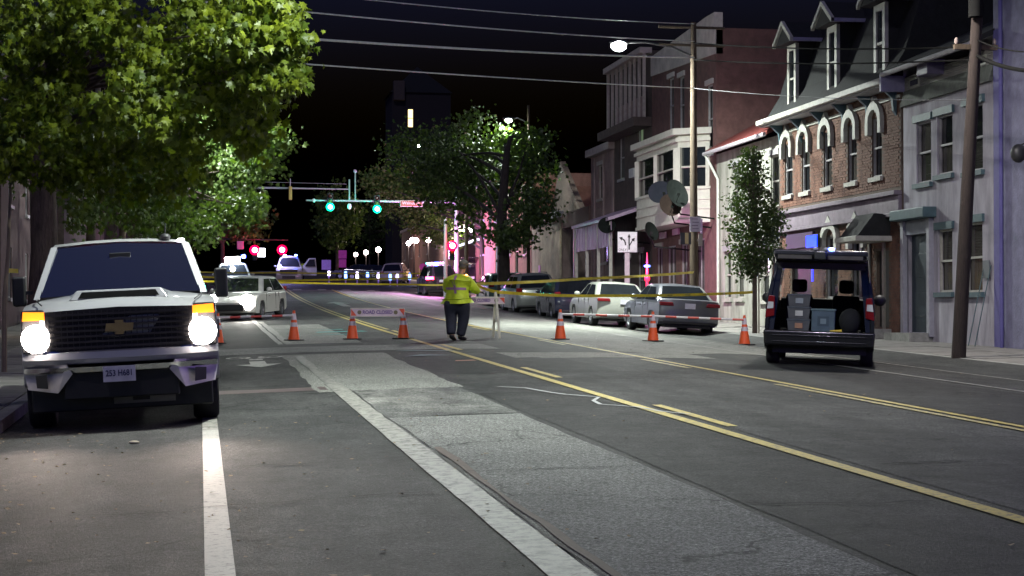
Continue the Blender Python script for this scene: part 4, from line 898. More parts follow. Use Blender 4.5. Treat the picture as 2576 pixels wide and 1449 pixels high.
# globe street lamps of the far blocks
gl = glow('globe_lamp', (1, .80, .82), 22)
for k, (px, py, s_) in enumerate(((895, 640, 15), (921, 635, 17), (952, 628, 19), (1028, 612, 22), (1042, 604, 25), (1078, 603, 27), (1171, 573, 37))):
    X, Y = XY(px, s_); lab = ('globe lamp farthest left in the row of glowing globes', 'second glowing globe lamp from the left beside the pink lit sign', 'third glowing globe lamp from the left, the brightest small one', 'globe lamp partly screened by leaves above the tan suv', 'pair of glowing globes right of the leaf screened lamp', 'globe lamp standing alone left of the red signal', 'large cluster of glowing globes right of the red signal')[k]
    t = thing('globe_lamp', lab, 'street lamp', (X, Y, gz(X, Y)), 0, 'globe lamps down the street'); h = (P3(px, py, s_)-t.location).z
    MB().tube([(0, 0, 0), (0, 0, h-.2)], [.09, .05], 8).build('post', dark, t, True)
    g = [(0, 0, 0)] if k not in (4, 6) else [(-.28, 0, -.05), (.28, 0, -.05), (0, 0, .18)] if k == 6 else [(-.16, 0, 0), (.2, 0, -.05)]
    for (a, c, e) in g: MB().ball((a, c, h+e), .34 if k < 3 else .26, 10).build('globe', gl, t, True)
    lamp('globe_light', 'POINT', (0, -.5, h), 320, (1, .72, .62), .3, t)
# street signs with police light put into their colour, reflective posts
pinkm = mat('police_lit_pink', (.75, .07, .45), .5); viom = mat('police_lit_violet', (.42, .27, .62), .5)  # pink and violet police light painted into the panels
for px, s_, z0, w, h, m, lab, par in ((862, 30, 1.1, .62, .7, pinkm, 'tall street sign coloured pink by police light down the block', 1), (821, 31, .9, .75, .8, viom, 'street sign coloured lilac by police light right of the open pickup door', 0), (1064, 34, 1.1, .5, .6, pinkm, 'small octagon sign coloured pink by police light right of the globe lamps', 0)):
    X, Y = XY(px, s_); t = thing('street_sign', lab, 'street sign', (X, Y, gz(X, Y)))
    MB().tube([(0, 0, 0), (0, 0, z0+h*(1.8 if par else 1)+.1)], .035, 6).build('post', dark, t)
    MB().lathe([(.001, -.05), (w/2*1.08, -.05), (w/2*1.08, -.02)], (0, 0, z0+h/2+.2), 8, 'y').build('panel', m, t) if not par and m is pinkm else MB().cbox((0, -.06, z0+h/2), (w, .03, h)).build('panel', m, t, bevel=.02)
    if par: MB().cbox((0, -.06, z0+h*1.5+.05), (w*1.1, .03, h)).build('upper_panel', m, t, bevel=.05)
blr = mat('reflector_blue', (.08, .2, .85), .3); vlr = mat('reflector_white', (.7, .7, .95), .3)
bg_ = glow('reflector_glow_blue', (.15, .35, 1), 3); vg_ = glow('reflector_glow_violet', (.7, .6, 1), 3)  # reflectors made to glow in place of reflected police light
for k, px in enumerate((828, 870, 899, 925, 952, 982, 1000, 1031)):
    X, Y = XY(px, 33); t = thing('delineator', ('leftmost', 'second', 'third', 'fourth', 'fifth', 'sixth', 'seventh', 'rightmost')[k]+' from the left of the blue reflecting warning posts beyond the crossroads', 'warning post', (X, Y, gz(X, Y)), 0, 'warning posts beyond the crossroads')
    MB().tube([(0, 0, 0), (0, 0, 1.0)], [.06, .05], 8).build('post', viom, t)
    MB().tube([(0, 0, .45 if k % 3 else .6), (0, 0, .95)], [.11, .09], 8).build('reflector_glow', bg_ if k % 2 else vg_, t)
# unseen police vehicle inferred from violet light, placed out of frame right: its light bar tints the near walls and trunk
def car2():
    t = car('police_suv', 'police suv with its light bar on, outside the picture to the right', 'police car', 13.6, 16.8, 0, p_white, BIG)
    lightbar(t, 0, 1.95, 1.3, [glow('idle_blue', (.05, .1, 1), 5), dimw, dimw, glow('idle_pink', (1, .35, .9), 3)])
    lamp('light_bar_glow', 'POINT', (0, .4, 2.5), 210, (.42, .24, 1), .2, t)
car2()
# ================================================================= PEOPLE
def skinned(name, nodes, edges, m, parent, sub=2, root=0):
    import bmesh
    bm = bmesh.new(); lay = bm.verts.layers.skin.verify(); vs = [bm.verts.new(n[0]) for n in nodes]
    for i, n in enumerate(nodes):
        r = n[1]; vs[i][lay].radius = r if isinstance(r, tuple) else (r, r); vs[i][lay].use_root = (i == root)
    for a, b_ in edges: bm.edges.new((vs[a], vs[b_]))
    me = bpy.data.meshes.new(name); bm.to_mesh(me); bm.free(); me.materials.append(m)
    o = bpy.data.objects.new(name, me); C.objects.link(o); o.parent = parent
    k = o.modifiers.new('skin', 'SKIN'); k.use_smooth_shade = True
    s = o.modifiers.new('sub', 'SUBSURF'); s.levels = sub; s.render_levels = sub
    dg = bpy.context.evaluated_depsgraph_get(); dg.update(); m2 = bpy.data.meshes.new_from_object(o.evaluated_get(dg)); o.modifiers.clear(); o.data = m2
    m2.polygons.foreach_set('use_smooth', [True]*len(m2.polygons)); return o
# officer seen from behind, stepping to the right, head bent over the tape in both hands.  x right, y away from the camera
X, Y = XY(1150, 110); of = thing('person', 'officer in a lime reflective jacket and dark trousers holding the yellow tape, seen from behind', 'person', (X, Y, gz(X, Y)), radians(-24))
sk = mat('skin_tone', (.35, .21, .15), .55); lime = mat('lime_jacket', (.62, .78, .04), .55, 0, .22, 5, .6, bscale=14); navy = mat('navy_trousers', (.022, .025, .040), .85, 0, .35, 6, .6, bscale=12)
boot = mat('black_boot', (.010, .010, .012), .4); refl = mat('reflective_tape', (.42, .22, .42), .35, 0, .1)
hip = Vector((0, 0, .96))
body_n = [((0, 0, .98), (.16, .12)), ((.0, 0, 1.2), (.16, .12)), ((.02, .03, 1.42), (.15, .10)), ((.05, .10, 1.50), (.055, .055)), ((.07, .15, 1.60), (.06, .06)), ((.09, .19, 1.72), (.085, .10)), ((.09, .185, 1.78), (.05, .06)),
          ((-.09, .0, .92), .10), ((-.10, -.02, .52), .07), ((-.08, -.16, .17), .05), ((-.06, -.08, .07), .045),
          ((.10, .02, .92), .10), ((.10, .07, .50), .07), ((.04, .05, .09), .05), ((.07, .17, .04), .04),
          ((-.19, .04, 1.40), .055), ((-.22, .16, 1.14), .045), ((.0, .40, 1.10), .035), ((.08, .44, 1.12), .03),
          ((.22, .06, 1.40), .055), ((.34, .16, 1.16), .045), ((.42, .36, 1.13), .035), ((.45, .42, 1.13), .03)]
body_e = [(0, 1), (1, 2), (2, 3), (3, 4), (4, 5), (5, 6), (0, 7), (7, 8), (8, 9), (9, 10), (0, 11), (11, 12), (12, 13), (13, 14), (2, 15), (15, 16), (16, 17), (17, 18), (2, 19), (19, 20), (20, 21), (21, 22)]
bo = skinned('body', body_n, body_e, sk, of)
jac = skinned('jacket', [((.0, 0, .97), (.29, .21)), ((-.005, -.01, 1.12), (.30, .22)), ((.01, .0, 1.30), (.28, .20)), ((.03, .03, 1.43), (.17, .13)), ((.05, .08, 1.52), (.08, .08)),
                         ((-.22, .04, 1.37), .12), ((-.28, .16, 1.15), .10), ((-.05, .36, 1.09), .06),
                         ((.24, .05, 1.37), .125), ((.36, .14, 1.17), .11), ((.41, .31, 1.12), .075)],
              [(0, 1), (1, 2), (2, 3), (3, 4), (3, 5), (5, 6), (6, 7), (3, 8), (8, 9), (9, 10)], lime, of, 2, 1)
tr = skinned('trousers', [((0, 0, 1.00), (.29, .21)), ((-.0, 0, .88), (.29, .21)), ((-.13, 0, .74), .185), ((-.12, -.01, .48), .135), ((-.09, -.14, .20), .105), ((-.08, -.15, .13), .11),
                          ((.14, .02, .74), .185), ((.13, .06, .48), .135), ((.08, .05, .18), .105), ((.05, .05, .10), .11)],
             [(0, 1), (1, 2), (2, 3), (3, 4), (4, 5), (1, 6), (6, 7), (7, 8), (8, 9)], navy, of, 2, 1)
skinned('boot', [((-.085, -.17, .15), .055), ((-.075, -.15, .08), .055), ((-.05, -.04, .03), .045), ((-.04, .03, .025), .035)], [(0, 1), (1, 2), (2, 3)], boot, of, 2)
skinned('boot', [((.045, .05, .13), .058), ((.05, .06, .055), .055), ((.10, .15, .045), .045), ((.14, .22, .035), .035)], [(0, 1), (1, 2), (2, 3)], boot, of, 2)
of.scale = (1.06, 1.1, .99)
# reflective back strap (vertical), waist and sleeve bands, following the jacket surface
def project(pts, off, target, dirn=Vector((0, 1, 0))):
    bpy.context.view_layer.update(); out = []
    for p in pts:
        ok, loc, nn, _ = target.ray_cast(Vector(p)-dirn*1.0, dirn)
        out.append((loc-dirn*off) if ok else None)
    return out
def band(xs_z, w, vert, name, m, target, parent):
    A = []; B_ = []
    for x, z in xs_z:
        A.append((x-(w/2 if vert else 0), 0, z-(0 if vert else w/2))); B_.append((x+(w/2 if vert else 0), 0, z+(0 if vert else w/2)))
    P = project(A, .008, target); Q = project(B_, .008, target); vs = []; fs = []
    prev = None
    for a, b_ in zip(P, Q):
        if a is None or b_ is None: prev = None; continue
        i = len(vs); vs += [a, b_]
        if prev is not None: fs.append((prev, i, i+1, prev+1))
        prev = i
    if fs: MB().add(vs, fs).build(name, m, parent, True)
band([(.02-.04*k/10+.02, 1.08+.42*k/10) for k in range(11)], .055, True, 'reflective_strap', refl, jac, of)
band([(-.25+.5*k/16, 1.20-.012*k/16) for k in range(17)], .055, False, 'reflective_band', refl, jac, of)
MB().cbox((.24, .03, .99), (.10, .14, .12)).build('belt_pouch', boot, of, bevel=.02)
cap = MB().ball((.09, .185, 1.795), .108, 10, (.95, 1.08, .72)).build('cap', mat('cap_grey_green', (.16, .15, .12), .85, 0, .3), of, True)
MB().ball((.12, .30, 1.76), .09, 8, (.9, .9, .15)).build('peak', mat('cap_grey_green', (.16, .15, .12), .85, 0, .3), cap, True)
MB().ball((.085, .15, 1.71), .100, 8, (.9, .95, .75)).build('hair', mat('grey_hair', (.10, .09, .08), .9), of, True)
MB().ball((.20, .03, 1.50), .03, 6).build('shoulder_light', glow('shoulder_orange', (1, .35, .05), 8), of, True)
gm = mat('dark_glove', (.03, .04, .04), .8)
def hand(parent, c, side, m):
    c = Vector(c); h = skinned('hand', [(c, .035), (c+Vector((.02*side, .05, -.005)), (.04, .022)), (c+Vector((.025*side, .09, -.01)), (.04, .02))], [(0, 1), (1, 2)], m, parent, 1)
    for k in range(4):
        o = c+Vector((.025*side, .09, .022-.016*k)); ln = (.06, .07, .066, .05)[k]
        skinned('finger', [(o, .0095), (o+Vector((.01*side, ln*.5, -.01)), .009), (o+Vector((-.012*side, ln*.7, -.03)), .008)], [(0, 1), (1, 2)], m, h, 1)
    skinned('thumb', [(c+Vector((-.02*side, .03, .02)), .012), (c+Vector((-.02*side, .075, .035)), .0105), (c+Vector((0, .105, .02)), .009)], [(0, 1), (1, 2)], m, h, 1)
hand(of, (.43, .36, 1.12), 1, gm); hand(of, (-.02, .40, 1.09), 1, gm)
# second person beside the far pickup
X, Y = XY(760, 32.2); p2 = thing('person', 'distant figure in a lime jacket leaning over at the front of the far pickup', 'person', (X, Y, gz(X, Y)), radians(90))
skinned('body', [((0, 0, .95), (.15, .12)), ((.05, 0, 1.25), (.15, .12)), ((.12, 0, 1.45), (.06, .06)), ((.2, 0, 1.62), (.09, .1)), ((0, -.1, .5), .08), ((0, -.1, .06), .06), ((.05, .1, .5), .08), ((.08, .1, .06), .06), ((.1, .22, 1.35), .06), ((.35, .2, 1.15), .05)],
        [(0, 1), (1, 2), (2, 3), (0, 4), (4, 5), (0, 6), (6, 7), (1, 8), (8, 9)], navy, p2)
skinned('jacket', [((0, 0, .92), (.26, .22)), ((.05, 0, 1.25), (.28, .24)), ((.12, 0, 1.45), (.12, .12)), ((.1, .26, 1.35), .1), ((.35, .24, 1.12), .08), ((.1, -.26, 1.35), .1), ((.35, -.24, 1.12), .08)], [(0, 1), (1, 2), (1, 3), (3, 4), (1, 5), (5, 6)], lime, p2)
# ================================================================= BUILDINGS (right side: facades on planes facing -x)
XF = 17.6
def FYZ(px, py, X=XF): p = onX(px, py, X); return p.y, p.z
def FY(px, X=XF): return onX(px, 700, X).y
def FZ(px, py, X=XF): return onX(px, py, X).z
def facade(b, x, y0, y1, z0, z1, holes, depth=.14, sgn=1):
    ys = sorted({y0, y1, *[v for h in holes for v in h[:2]]}); zs = sorted({z0, z1, *[v for h in holes for v in h[2:4]]})
    ys = [v for v in ys if y0 <= v <= y1]; zs = [v for v in zs if z0 <= v <= z1]
    for i in range(len(ys)-1):
        for j in range(len(zs)-1):
            yc, zc = (ys[i]+ys[i+1])/2, (zs[j]+zs[j+1])/2
            if any(h[0] < yc < h[1] and h[2] < zc < h[3] for h in holes): continue
            b.quad((x, ys[i], zs[j]), (x, ys[i+1], zs[j]), (x, ys[i+1], zs[j+1]), (x, ys[i], zs[j+1]))
    for (a, c, d, e) in holes:
        X2 = x+sgn*depth
        b.quad((x, a, d), (X2, a, d), (X2, a, e), (x, a, e)); b.quad((x, c, d), (X2, c, d), (X2, c, e), (x, c, e))
        b.quad((x, a, d), (X2, a, d), (X2, c, d), (x, c, d)); b.quad((x, a, e), (X2, a, e), (X2, c, e), (x, c, e))
    return b
def window(par, x, y, z0, w, h, fm, pane=None, sill=None, head_=None, sgn=1, mid=True, mun=0):
    xa = x+sgn*.10; t = .05
    def bx(m, x0, x1, a, b_, c, d, nm, bev=0): return MB().box(min(x0, x1), max(x0, x1), a, b_, c, d).build(nm, m, f if nm == 'pane' else par, world=True, bevel=bev)
    m = MB(); y0, y1 = y-w/2, y+w/2
    for (a, b_, c, d) in ((y0, y0+t, z0, z0+h), (y1-t, y1, z0, z0+h), (y0+t, y1-t, z0, z0+t), (y0+t, y1-t, z0+h-t, z0+h)): m.box(min(xa, xa-sgn*.06), max(xa, xa-sgn*.06), a, b_, c, d)
    if mid: m.box(min(xa+sgn*.01, xa-sgn*.05), max(xa+sgn*.01, xa-sgn*.05), y0+t, y1-t, z0+h*.5-.025, z0+h*.5+.025)
    for k in range(mun): m.box(min(xa, xa-sgn*.04), max(xa, xa-sgn*.04), y0+w*(k+1)/(mun+1)-.012, y0+w*(k+1)/(mun+1)+.012, z0+t, z0+h-t)
    f = m.build('window', fm, par, world=True)
    for (c, d) in (((z0+t, z0+h*.5-.03), (z0+h*.5+.03, z0+h-t)) if mid else ((z0+t, z0+h-t),)):
        MB().quad((xa+sgn*.02, y0+t, c), (xa+sgn*.02+.006*random.uniform(-1, 1), y1-t, c), (xa+sgn*.02, y1-t, d), (xa+sgn*.02, y0+t, d)).build('pane', pane or PR.choice(PANES), f, world=True)
    if sill: MB().box(min(x+sgn*.1, x-sgn*.09), max(x+sgn*.1, x-sgn*.09), y0-.1, y1+.1, z0-.12, z0-.002).build('sill', sill, f, world=True)
    if head_: MB().box(min(x+sgn*.02, x-sgn*.07), max(x+sgn*.02, x-sgn*.07), y0-.12, y1+.12, z0+h+.002, z0+h+.18).build('lintel', head_, f, world=True)
    return f
def shell(par, x, y0, y1, z0, z1, depth, m, roofm=None, sgn=1):   # sides, back and flat top behind a facade
    X2 = x+sgn*depth; b = MB()
    b.quad((x, y0, z0), (X2, y0, z0), (X2, y0, z1), (x, y0, z1)); b.quad((x, y1, z0), (X2, y1, z0), (X2, y1, z1), (x, y1, z1)); b.quad((X2, y0, z0), (X2, y1, z0), (X2, y1, z1), (X2, y0, z1))
    b.quad((x, y0, z1), (X2, y0, z1), (X2, y1, z1), (x, y1, z1)); b.build('side_wall', m, par, world=True)
    xi = x+sgn*.9; MB().quad((xi, y0, z0), (xi, y1, z0), (xi, y1, z1), (xi, y0, z1)).build('inner_wall', dark_room, par, world=True)
PR = random.Random(12); PANES = [glassdark, glassdark, mat('curtained_glass', (.06, .055, .05), .12, 0, .5, 3, stretch=(1, 14, .4)), mat('blind_glass', (.045, .045, .04), .1, 0, .6, 2, stretch=(.3, .3, 22))]
dark_room = mat('dark_room', (.02, .018, .016), .9)
stucco = mat('stucco_grey', (.26, .24, .28), .85, 0, .28, 1.1, .35, bscale=30, col2=(.36, .34, .39), stretch=(1, 1.6, .45))
teal_tr = mat('teal_trim', (.055, .10, .115), .6, 0, .2)
trimw = mat('trim_white', (.36, .35, .31), .6, 0, .2, 6); trimg = mat('trim_grey', (.30, .29, .30), .6, 0, .2)
brick_m = mat('brick', (.12, .052, .034), .85, 0, .45, 2.5, .5, bscale=40, col2=(.155, .075, .05)); mortar = mat('mortar', (.11, .08, .065), .9, 0, .2, 9)
slate = mat('slate_roof', (.010, .011, .012), .9, 0, .4, 4, .3)
violet_lit_br = mat('brick_violet_lit', (.17, .165, .26), .8, 0, .25, 3, .5, bscale=18)  # violet police light mixed into the brick colour
gbase = lambda y: gz(XF, y)-.05
# --- gray stucco house
ya, yb = FY(2500), FY(2274)
g1 = thing('stucco_house', 'pale grey stucco house with teal trim behind the leaning utility pole', 'house', (XF, (ya+yb)/2, gbase(ya)))
zs_ = FZ(2281, 268); zt_ = FZ(2260, 200)
wins = []
for (px, top, bot, w) in ((2325, 305, 460, .92), (2378, 288, 438, .92), (2452, 262, 430, .95)):
    wins.append((FY(px), FZ(px, bot), w, FZ(px, top)-FZ(px, bot)))
for (px, top, bot, w) in ((2378, 577, 735, .85), (2450, 560, 735, .95)):
    wins.append((FY(px), FZ(px, bot), w, FZ(px, top)-FZ(px, bot)))
dy0, dy1 = FY(2342), FY(2283); dz0 = FZ(2300, 848)+.12; dz1 = FZ(2300, 590)
holes = [(y-w/2, y+w/2, z, z+h) for y, z, w, h in wins]+[(dy0, dy1, dz0, dz1)]
facade(MB(), XF, ya, yb, gbase(ya)-.3, zs_, holes).build('wall', stucco, g1, world=True)
shell(g1, XF, ya, yb, gbase(ya)-.3, zt_+.3, 7, stucco)
for k, (y, z, w, h) in enumerate(wins): window(g1, XF, y, z, w, h, trimg if k < 3 else trimw, None, teal_tr, teal_tr)
for (a, b_, c, d) in ((dy0-.18, dy0, dz0-.1, dz1+.35), (dy1, dy1+.18, dz0-.1, dz1+.35)): MB().box(XF-.12, XF+.02, a, b_, c, d).build('door_jamb', mat('jamb_grey', (.28, .28, .32), .6), g1, world=True)
MB().box(XF-.35, XF+.02, dy0-.35, dy1+.35, dz1+.36, dz1+.62).build('door_hood', teal_tr, g1, world=True, bevel=.03)
MB().box(XF-.06, XF+.05, dy0, dy1, dz1+.003, dz1+.34).build('transom', mat('transom_grey', (.22, .23, .28), .4), g1, world=True)
dd = MB().box(XF+.11, XF+.16, dy0+.02, dy1-.02, dz0, dz1-.02).build('door', mat('door_navy', (.02, .035, .05), .5), g1, world=True)
for q in (.2, .6): MB().box(XF+.095, XF+.112, dy0+.2, dy1-.2, dz0+(dz1-dz0)*q-.1, dz0+(dz1-dz0)*q+.5).build('door_panel', mat('door_navy', (.02, .035, .05), .5), dd, world=True, bevel=.01)
MB().box(XF-.6, XF+.1, dy0-.1, dy1+.1, gbase(ya)-.2, dz0-.01).build('doorstep', m_kerb, g1, world=True)
# shingle band, clapboards, eave
sh = mat('asphalt_shingle', (.10, .11, .095), .9, 0, .35, 6, .4); clap = mat('clapboard', (.26, .25, .24), .6, 0, .12, 3)
zc = FZ(2281, 228)
for k in range(4):
    z = zs_+(zc-zs_)*k/4; MB().prism([(XF-.10+.03*k, ya, z), (XF-.07+.03*k, ya, z+(zc-zs_)/4+.02), (XF+.2, ya, z+(zc-zs_)/4+.02), (XF+.2, ya, z)], (0, yb-ya, 0)).build('shingle_course', sh, g1, world=True)
for k in range(7):
    z = zc+(zt_-zc)*k/7; MB().prism([(XF+.0, ya, z), (XF+.025, ya, z+(zt_-zc)/7), (XF+.08, ya, z+(zt_-zc)/7), (XF+.08, ya, z)], (0, yb-ya, 0)).build('clapboard', clap, g1, world=True)
for px in (2303, 2470):
    y = FY(px); MB().box(XF-.02, XF+.03, y-.3, y+.3, zc+.02, zt_-.1).build('attic_window', mat('attic_frame', (.3, .3, .26), .6), g1, world=True)
    MB().box(XF-.03, XF-.01, y-.24, y+.24, zc+.07, zt_-.15).build('attic_pane', glassdark, g1, world=True)
MB().prism([(XF-.55, ya-.1, zt_+.05), (XF-.55, ya-.1, zt_+.17), (XF+3.5, ya-.1, zt_+2.0), (XF+3.5, ya-.1, zt_+1.8)], (0, yb-ya+.2, 0)).build('roof', slate, g1, world=True)
MB().tube([(XF-.58, ya-.1, zt_+.05), (XF-.58, yb, zt_+.06)], .065, 8).build('gutter', trimg, g1, smooth=True, world=True)
MB().box(XF-.05, XF-.03, FY(2485)-.17, FY(2485)+.17, FZ(2485, 700), FZ(2485, 655)).build('wall_box', mat('meter_grey', (.12, .14, .15), .5), g1, world=True)
yac = FY(2362); MB().box(XF-.42, XF+.05, yac-.33, yac+.33, FZ(2362, 190), FZ(2362, 152)).build('air_conditioner', mat('ac_violet_grey', (.09, .08, .13), .6), g1, world=True, bevel=.02)
for y in (FY(2470), FY(2487)): MB().tube([(XF-.35, y, gbase(ya)), (XF-.03, y-.2, gbase(ya)+1.9)], .012, 6).build('leaning_rod', teal_tr, g1, world=True)
# --- brick building at the right edge, violet police light put into its colour
yv0 = ya-14
g0 = thing('violet_lit_building', 'tall brick wall tinted violet by police light, cut off by the right edge of the picture', 'building', (XF, ya-3, gbase(ya)))
xv = XF+.0; fl = MB(); facade(fl, xv, yv0, ya-.03, gbase(yv0)-.5, 14, [(FY(2700), FY(2640), 3, 5)]).build('wall', violet_lit_br, g0, world=True)
shell(g0, xv, yv0, ya-.04, gbase(yv0)-.5, 14, 8, violet_lit_br)
MB().box(xv-.03, xv+.01, ya-.36, ya-.08, gbase(ya)-.2, 7.9).build('corner_board', mat('trim_violet_lit', (.10, .09, .26), .7), g0, world=True)  # trim tinted with the same violet light
MB().tube([(xv-.07, ya-.55, gbase(ya)-.1), (xv-.07, ya-.55, 12)], .05, 8).build('downpipe', mat('trim_violet_lit', (.10, .09, .26), .7), g0, smooth=True, world=True)
p = onX(2562, 386, XF-.4); sl = thing('wall_lantern', 'round dark wall lantern at the right edge on the violet lit wall', 'lantern', p)
MB().ball((0, 0, 0), .17, 8, (1, 1, 1.2)).build('lantern_body', dark, sl, True); MB().tube([(0, 0, .15), (.2, 0, .25), (.4, 0, .1)], .02, 6).build('bracket', dark, sl, True)
# --- brick house with mansard dormers
yc_, yd = FY(2268), FY(1962)
bh = thing('brick_house', 'red brick house with five arched windows, white cornice and three tall dormers', 'house', (XF, (yc_+yd)/2, gbase(yc_)))
ze = FZ(2262, 215); zk0, zk1 = FZ(2150, 540), FZ(2150, 500)
aw = []
for px in (1985, 2028, 2083.5, 2145, 2207): aw.append((FY(px), 5.16, .70, 1.55))
gd = [(FY(2093), 2.0, .95, 1.75), (FY(2160), 2.0, .95, 1.75)]
pdoor = (FY(2236), FY(2205), gbase(yc_)+.35, 3.2)
holes = [(y-w/2, y+w/2, z, z+h) for y, z, w, h in aw+gd]+[pdoor, (FY(2040), FY(1992), gbase(yc_)+.3, 3.5)]
facade(MB(), XF, yc_, yd, gbase(yc_)-.3, ze, holes).build('wall', mortar, bh, world=True)
shell(bh, XF, yc_, yd, gbase(yc_)-.3, ze, 8, mortar)
arch_m = mat('hood_white', (.38, .38, .34), .6, 0, .2)
for (y, z, w, h) in aw+gd:
    f = window(bh, XF, y, z, w, h, trimg, None, trimw)
    a = MB(); N_ = 10; r0, r1 = w/2+.0, w/2+.20; zt = z+h-.08
    inner = [(y-r0*cos(pi*k/N_), zt+.30*sin(pi*k/N_)) for k in range(N_+1)]; outer = [(y-r1*cos(pi*k/N_), zt+.50*sin(pi*k/N_)+(.16 if k == 5 else 0)) for k in range(N_+1)]
    for k in range(N_):
        q = [(XF-.13, *inner[k]), (XF-.13, *inner[k+1]), (XF-.13, *outer[k+1]), (XF-.13, *outer[k])]; a.prism(q, (.125, 0, 0))
    for s in (-1, 1):
        yy = y+s*(r0+r1)/2; a.box(XF-.13, XF-.005, yy-.10, yy+.10, zt-.34, zt-.001)
    a.build('window_hood', arch_m, f, world=True)
    fillp = MB().poly([(XF+.10, *p_) for p_ in inner]).build('arched_light', glassdark, f, world=True)
# bricks, the largest in view as parts, the rest joined
def brick_wall(par, x, y0, y1, z0, z1, holes, m, yn, zn, bl=.21, bh_=.065, j=.012, proud=.014, n_single=300, skip=lambda y, z: False):
    pos = []; r = 0; z = z0
    while z+bh_ < z1:
        y = y0+(bl/2 if r % 2 else 0)
        while y+bl < y1:
            yc, zc = y+bl/2, z+bh_/2
            if not any(h[0]-.1 < yc < h[1]+.1 and h[2]-.04 < zc < h[3]+.04 for h in holes) and not skip(yc, zc): pos.append((y, z))
            y += bl+j
        z += bh_+j; r += 1
    pos.sort(key=lambda p: (p[0]-yn)**2*1.0+(p[1]-zn)**2)
    me = None; rest = MB(); rr = random.Random(4); me_l = []
    for v in range(3):
        b = MB().box(0, .03, 0, bl-.003*v, 0, bh_); mm = bpy.data.meshes.new('brick'); mm.from_pydata(b.v, [], b.f); mm.materials.append(m); me_l.append(mm)
    o0 = origin(par)
    for i, (y, z) in enumerate(pos):
        d = proud+rr.uniform(-.004, .005)
        if i < n_single:
            o = bpy.data.objects.new('brick', me_l[i % 3]); C.objects.link(o); o.parent = par; o.location = (x-d-o0[0], y-o0[1], z-o0[2])
        else: rest.box(x-d, x-d+.03, y, y+bl, z, z+bh_)
    tag(rest.build('brickwork', m, par, world=True), kind='stuff')
brick_wall(bh, XF, yc_+.05, yd-.05, gbase(yc_)+.1, ze-.02, holes+[(yc_, yd, zk0-.25, zk1+.05)], brick_m, yc_+.5, 5.6)
# cornice band between storeys
for (za_, zb2, dx) in ((zk0-.22, zk0-.12, .16), (zk0-.115, zk1-.12, .10), (zk1-.115, zk1, .22)):
    MB().box(XF-dx, XF+.0, yc_-.05, yd+.02, za_, zb2).build('storefront_cornice', mat('cornice_plum', (.17, .14, .17), .7, 0, .25, 4), bh, world=True, bevel=.015)
MB().box(XF-.05, XF-.02, yc_, yd, ze-.32, ze-.24).build('frieze_strip', trimw, bh, world=True)
for k in range(6):
    y = yc_+.3+(yd-yc_-.6)*k/5
    MB().prism([(XF-.02, y-.06, ze-.75), (XF-.10, y-.06, ze-.62), (XF-.14, y-.06, ze-.3), (XF-.42, y-.06, ze-.05), (XF-.02, y-.06, ze-.05)], (0, .12, 0)).build('bracket', teal_tr, bh, world=True)
MB().box(XF-.50, XF+.1, yc_-.1, yd+.45, ze-.045, ze+.06).build('soffit', trimg, bh, world=True)
MB().box(XF-.62, XF-.44, yc_-.1, yd+.5, ze+.0, ze+.16).build('gutter', trimw, bh, world=True, bevel=.02)
MB().box(XF-.62, XF+.3, yc_-.22, yc_-.11, ze-.2, ze+.20).build('cornice_end', mat('violet_grey', (.20, .19, .30), .6), bh, world=True)
# mansard and dormers
zr = ze+3.0
MB().add([(XF-.35, yc_-.05, ze+.17), (XF-.35, yd+.3, ze+.17), (XF+.10, yd+.3, ze+.9), (XF+.10, yc_-.05, ze+.9), (XF+.75, yd+.3, zr), (XF+.75, yc_-.05, zr), (XF+8, yd+.3, zr+.2), (XF+8, yc_-.05, zr+.2), (XF+8, yd+.3, ze), (XF+8, yc_-.05, ze)],
         [(0, 1, 2, 3), (3, 2, 4, 5), (5, 4, 6, 7), (0, 3, 5, 7, 9), (1, 8, 6, 4, 2)]).build('mansard_roof', slate, bh, world=True)
for px in (1996, 2098, 2218):
    y = FY(px, XF-.1); x = XF-.15; w = .62; z0_, z1_ = ze+.2, ze+2.25
    d = MB().box(x+.06, XF+1.2, y-w/2, y+w/2, z0_, z1_+.2).build('dormer', slate, bh, world=True)
    for s in (-1, 1): MB().box(x, x+.1, y+s*(w/2-.0)-.09, y+s*(w/2)+.09, z0_, z1_).build('dormer_casing', trimw, d, world=True)
    MB().box(x, x+.09, y-w/2+.1, y+w/2-.1, z1_-.18, z1_-.002).build('dormer_casing', trimw, d, world=True)
    MB().box(x, x+.09, y-w/2+.1, y+w/2-.1, z0_, z0_+.1).build('dormer_casing', trimw, d, world=True)
    MB().box(x+.05, x+.058, y-w/2+.09, y+w/2-.09, z0_+.1, z1_-.18).build('dormer_pane', glassdark, d, world=True)
    MB().box(x+.02, x+.05, y-w/2+.09, y+w/2-.09, (z0_+z1_)/2-.03, (z0_+z1_)/2+.03).build('sash_rail', trimw, d, world=True)
    z2 = z1_+.02
    MB().prism([(x-.25, y-w/2-.42, z2), (x-.25, y, z2+.52), (x-.25, y+w/2+.42, z2)], (.3, 0, 0)).build('pediment', slate, d, world=True)
    for s in (-1, 1):
        MB().prism([(x-.32, y+s*(w/2+.52), z2-.04), (x-.32, y+s*(w/2+.52), z2+.10), (x-.32, y, z2+.68), (x-.32, y, z2+.54)], (.10, 0, 0)).build('raking_cornice', trimw, d, world=True)
        MB().prism([(x-.30, y+s*(w/2+.50), z2), (x-.30, y, z2+.60), (x-.30, y, z2+.66), (x-.30, y+s*(w/2+.5), z2+.07)], (1.8, 0, 0)).build('dormer_roof', slate, d, world=True)
    MB().box(x-.30, XF+1.3, y-w/2-.52, y-w/2-.42, z2-.02, z2+.08).build('dormer_eave', mat('violet_grey', (.20, .19, .30), .6), d, world=True)
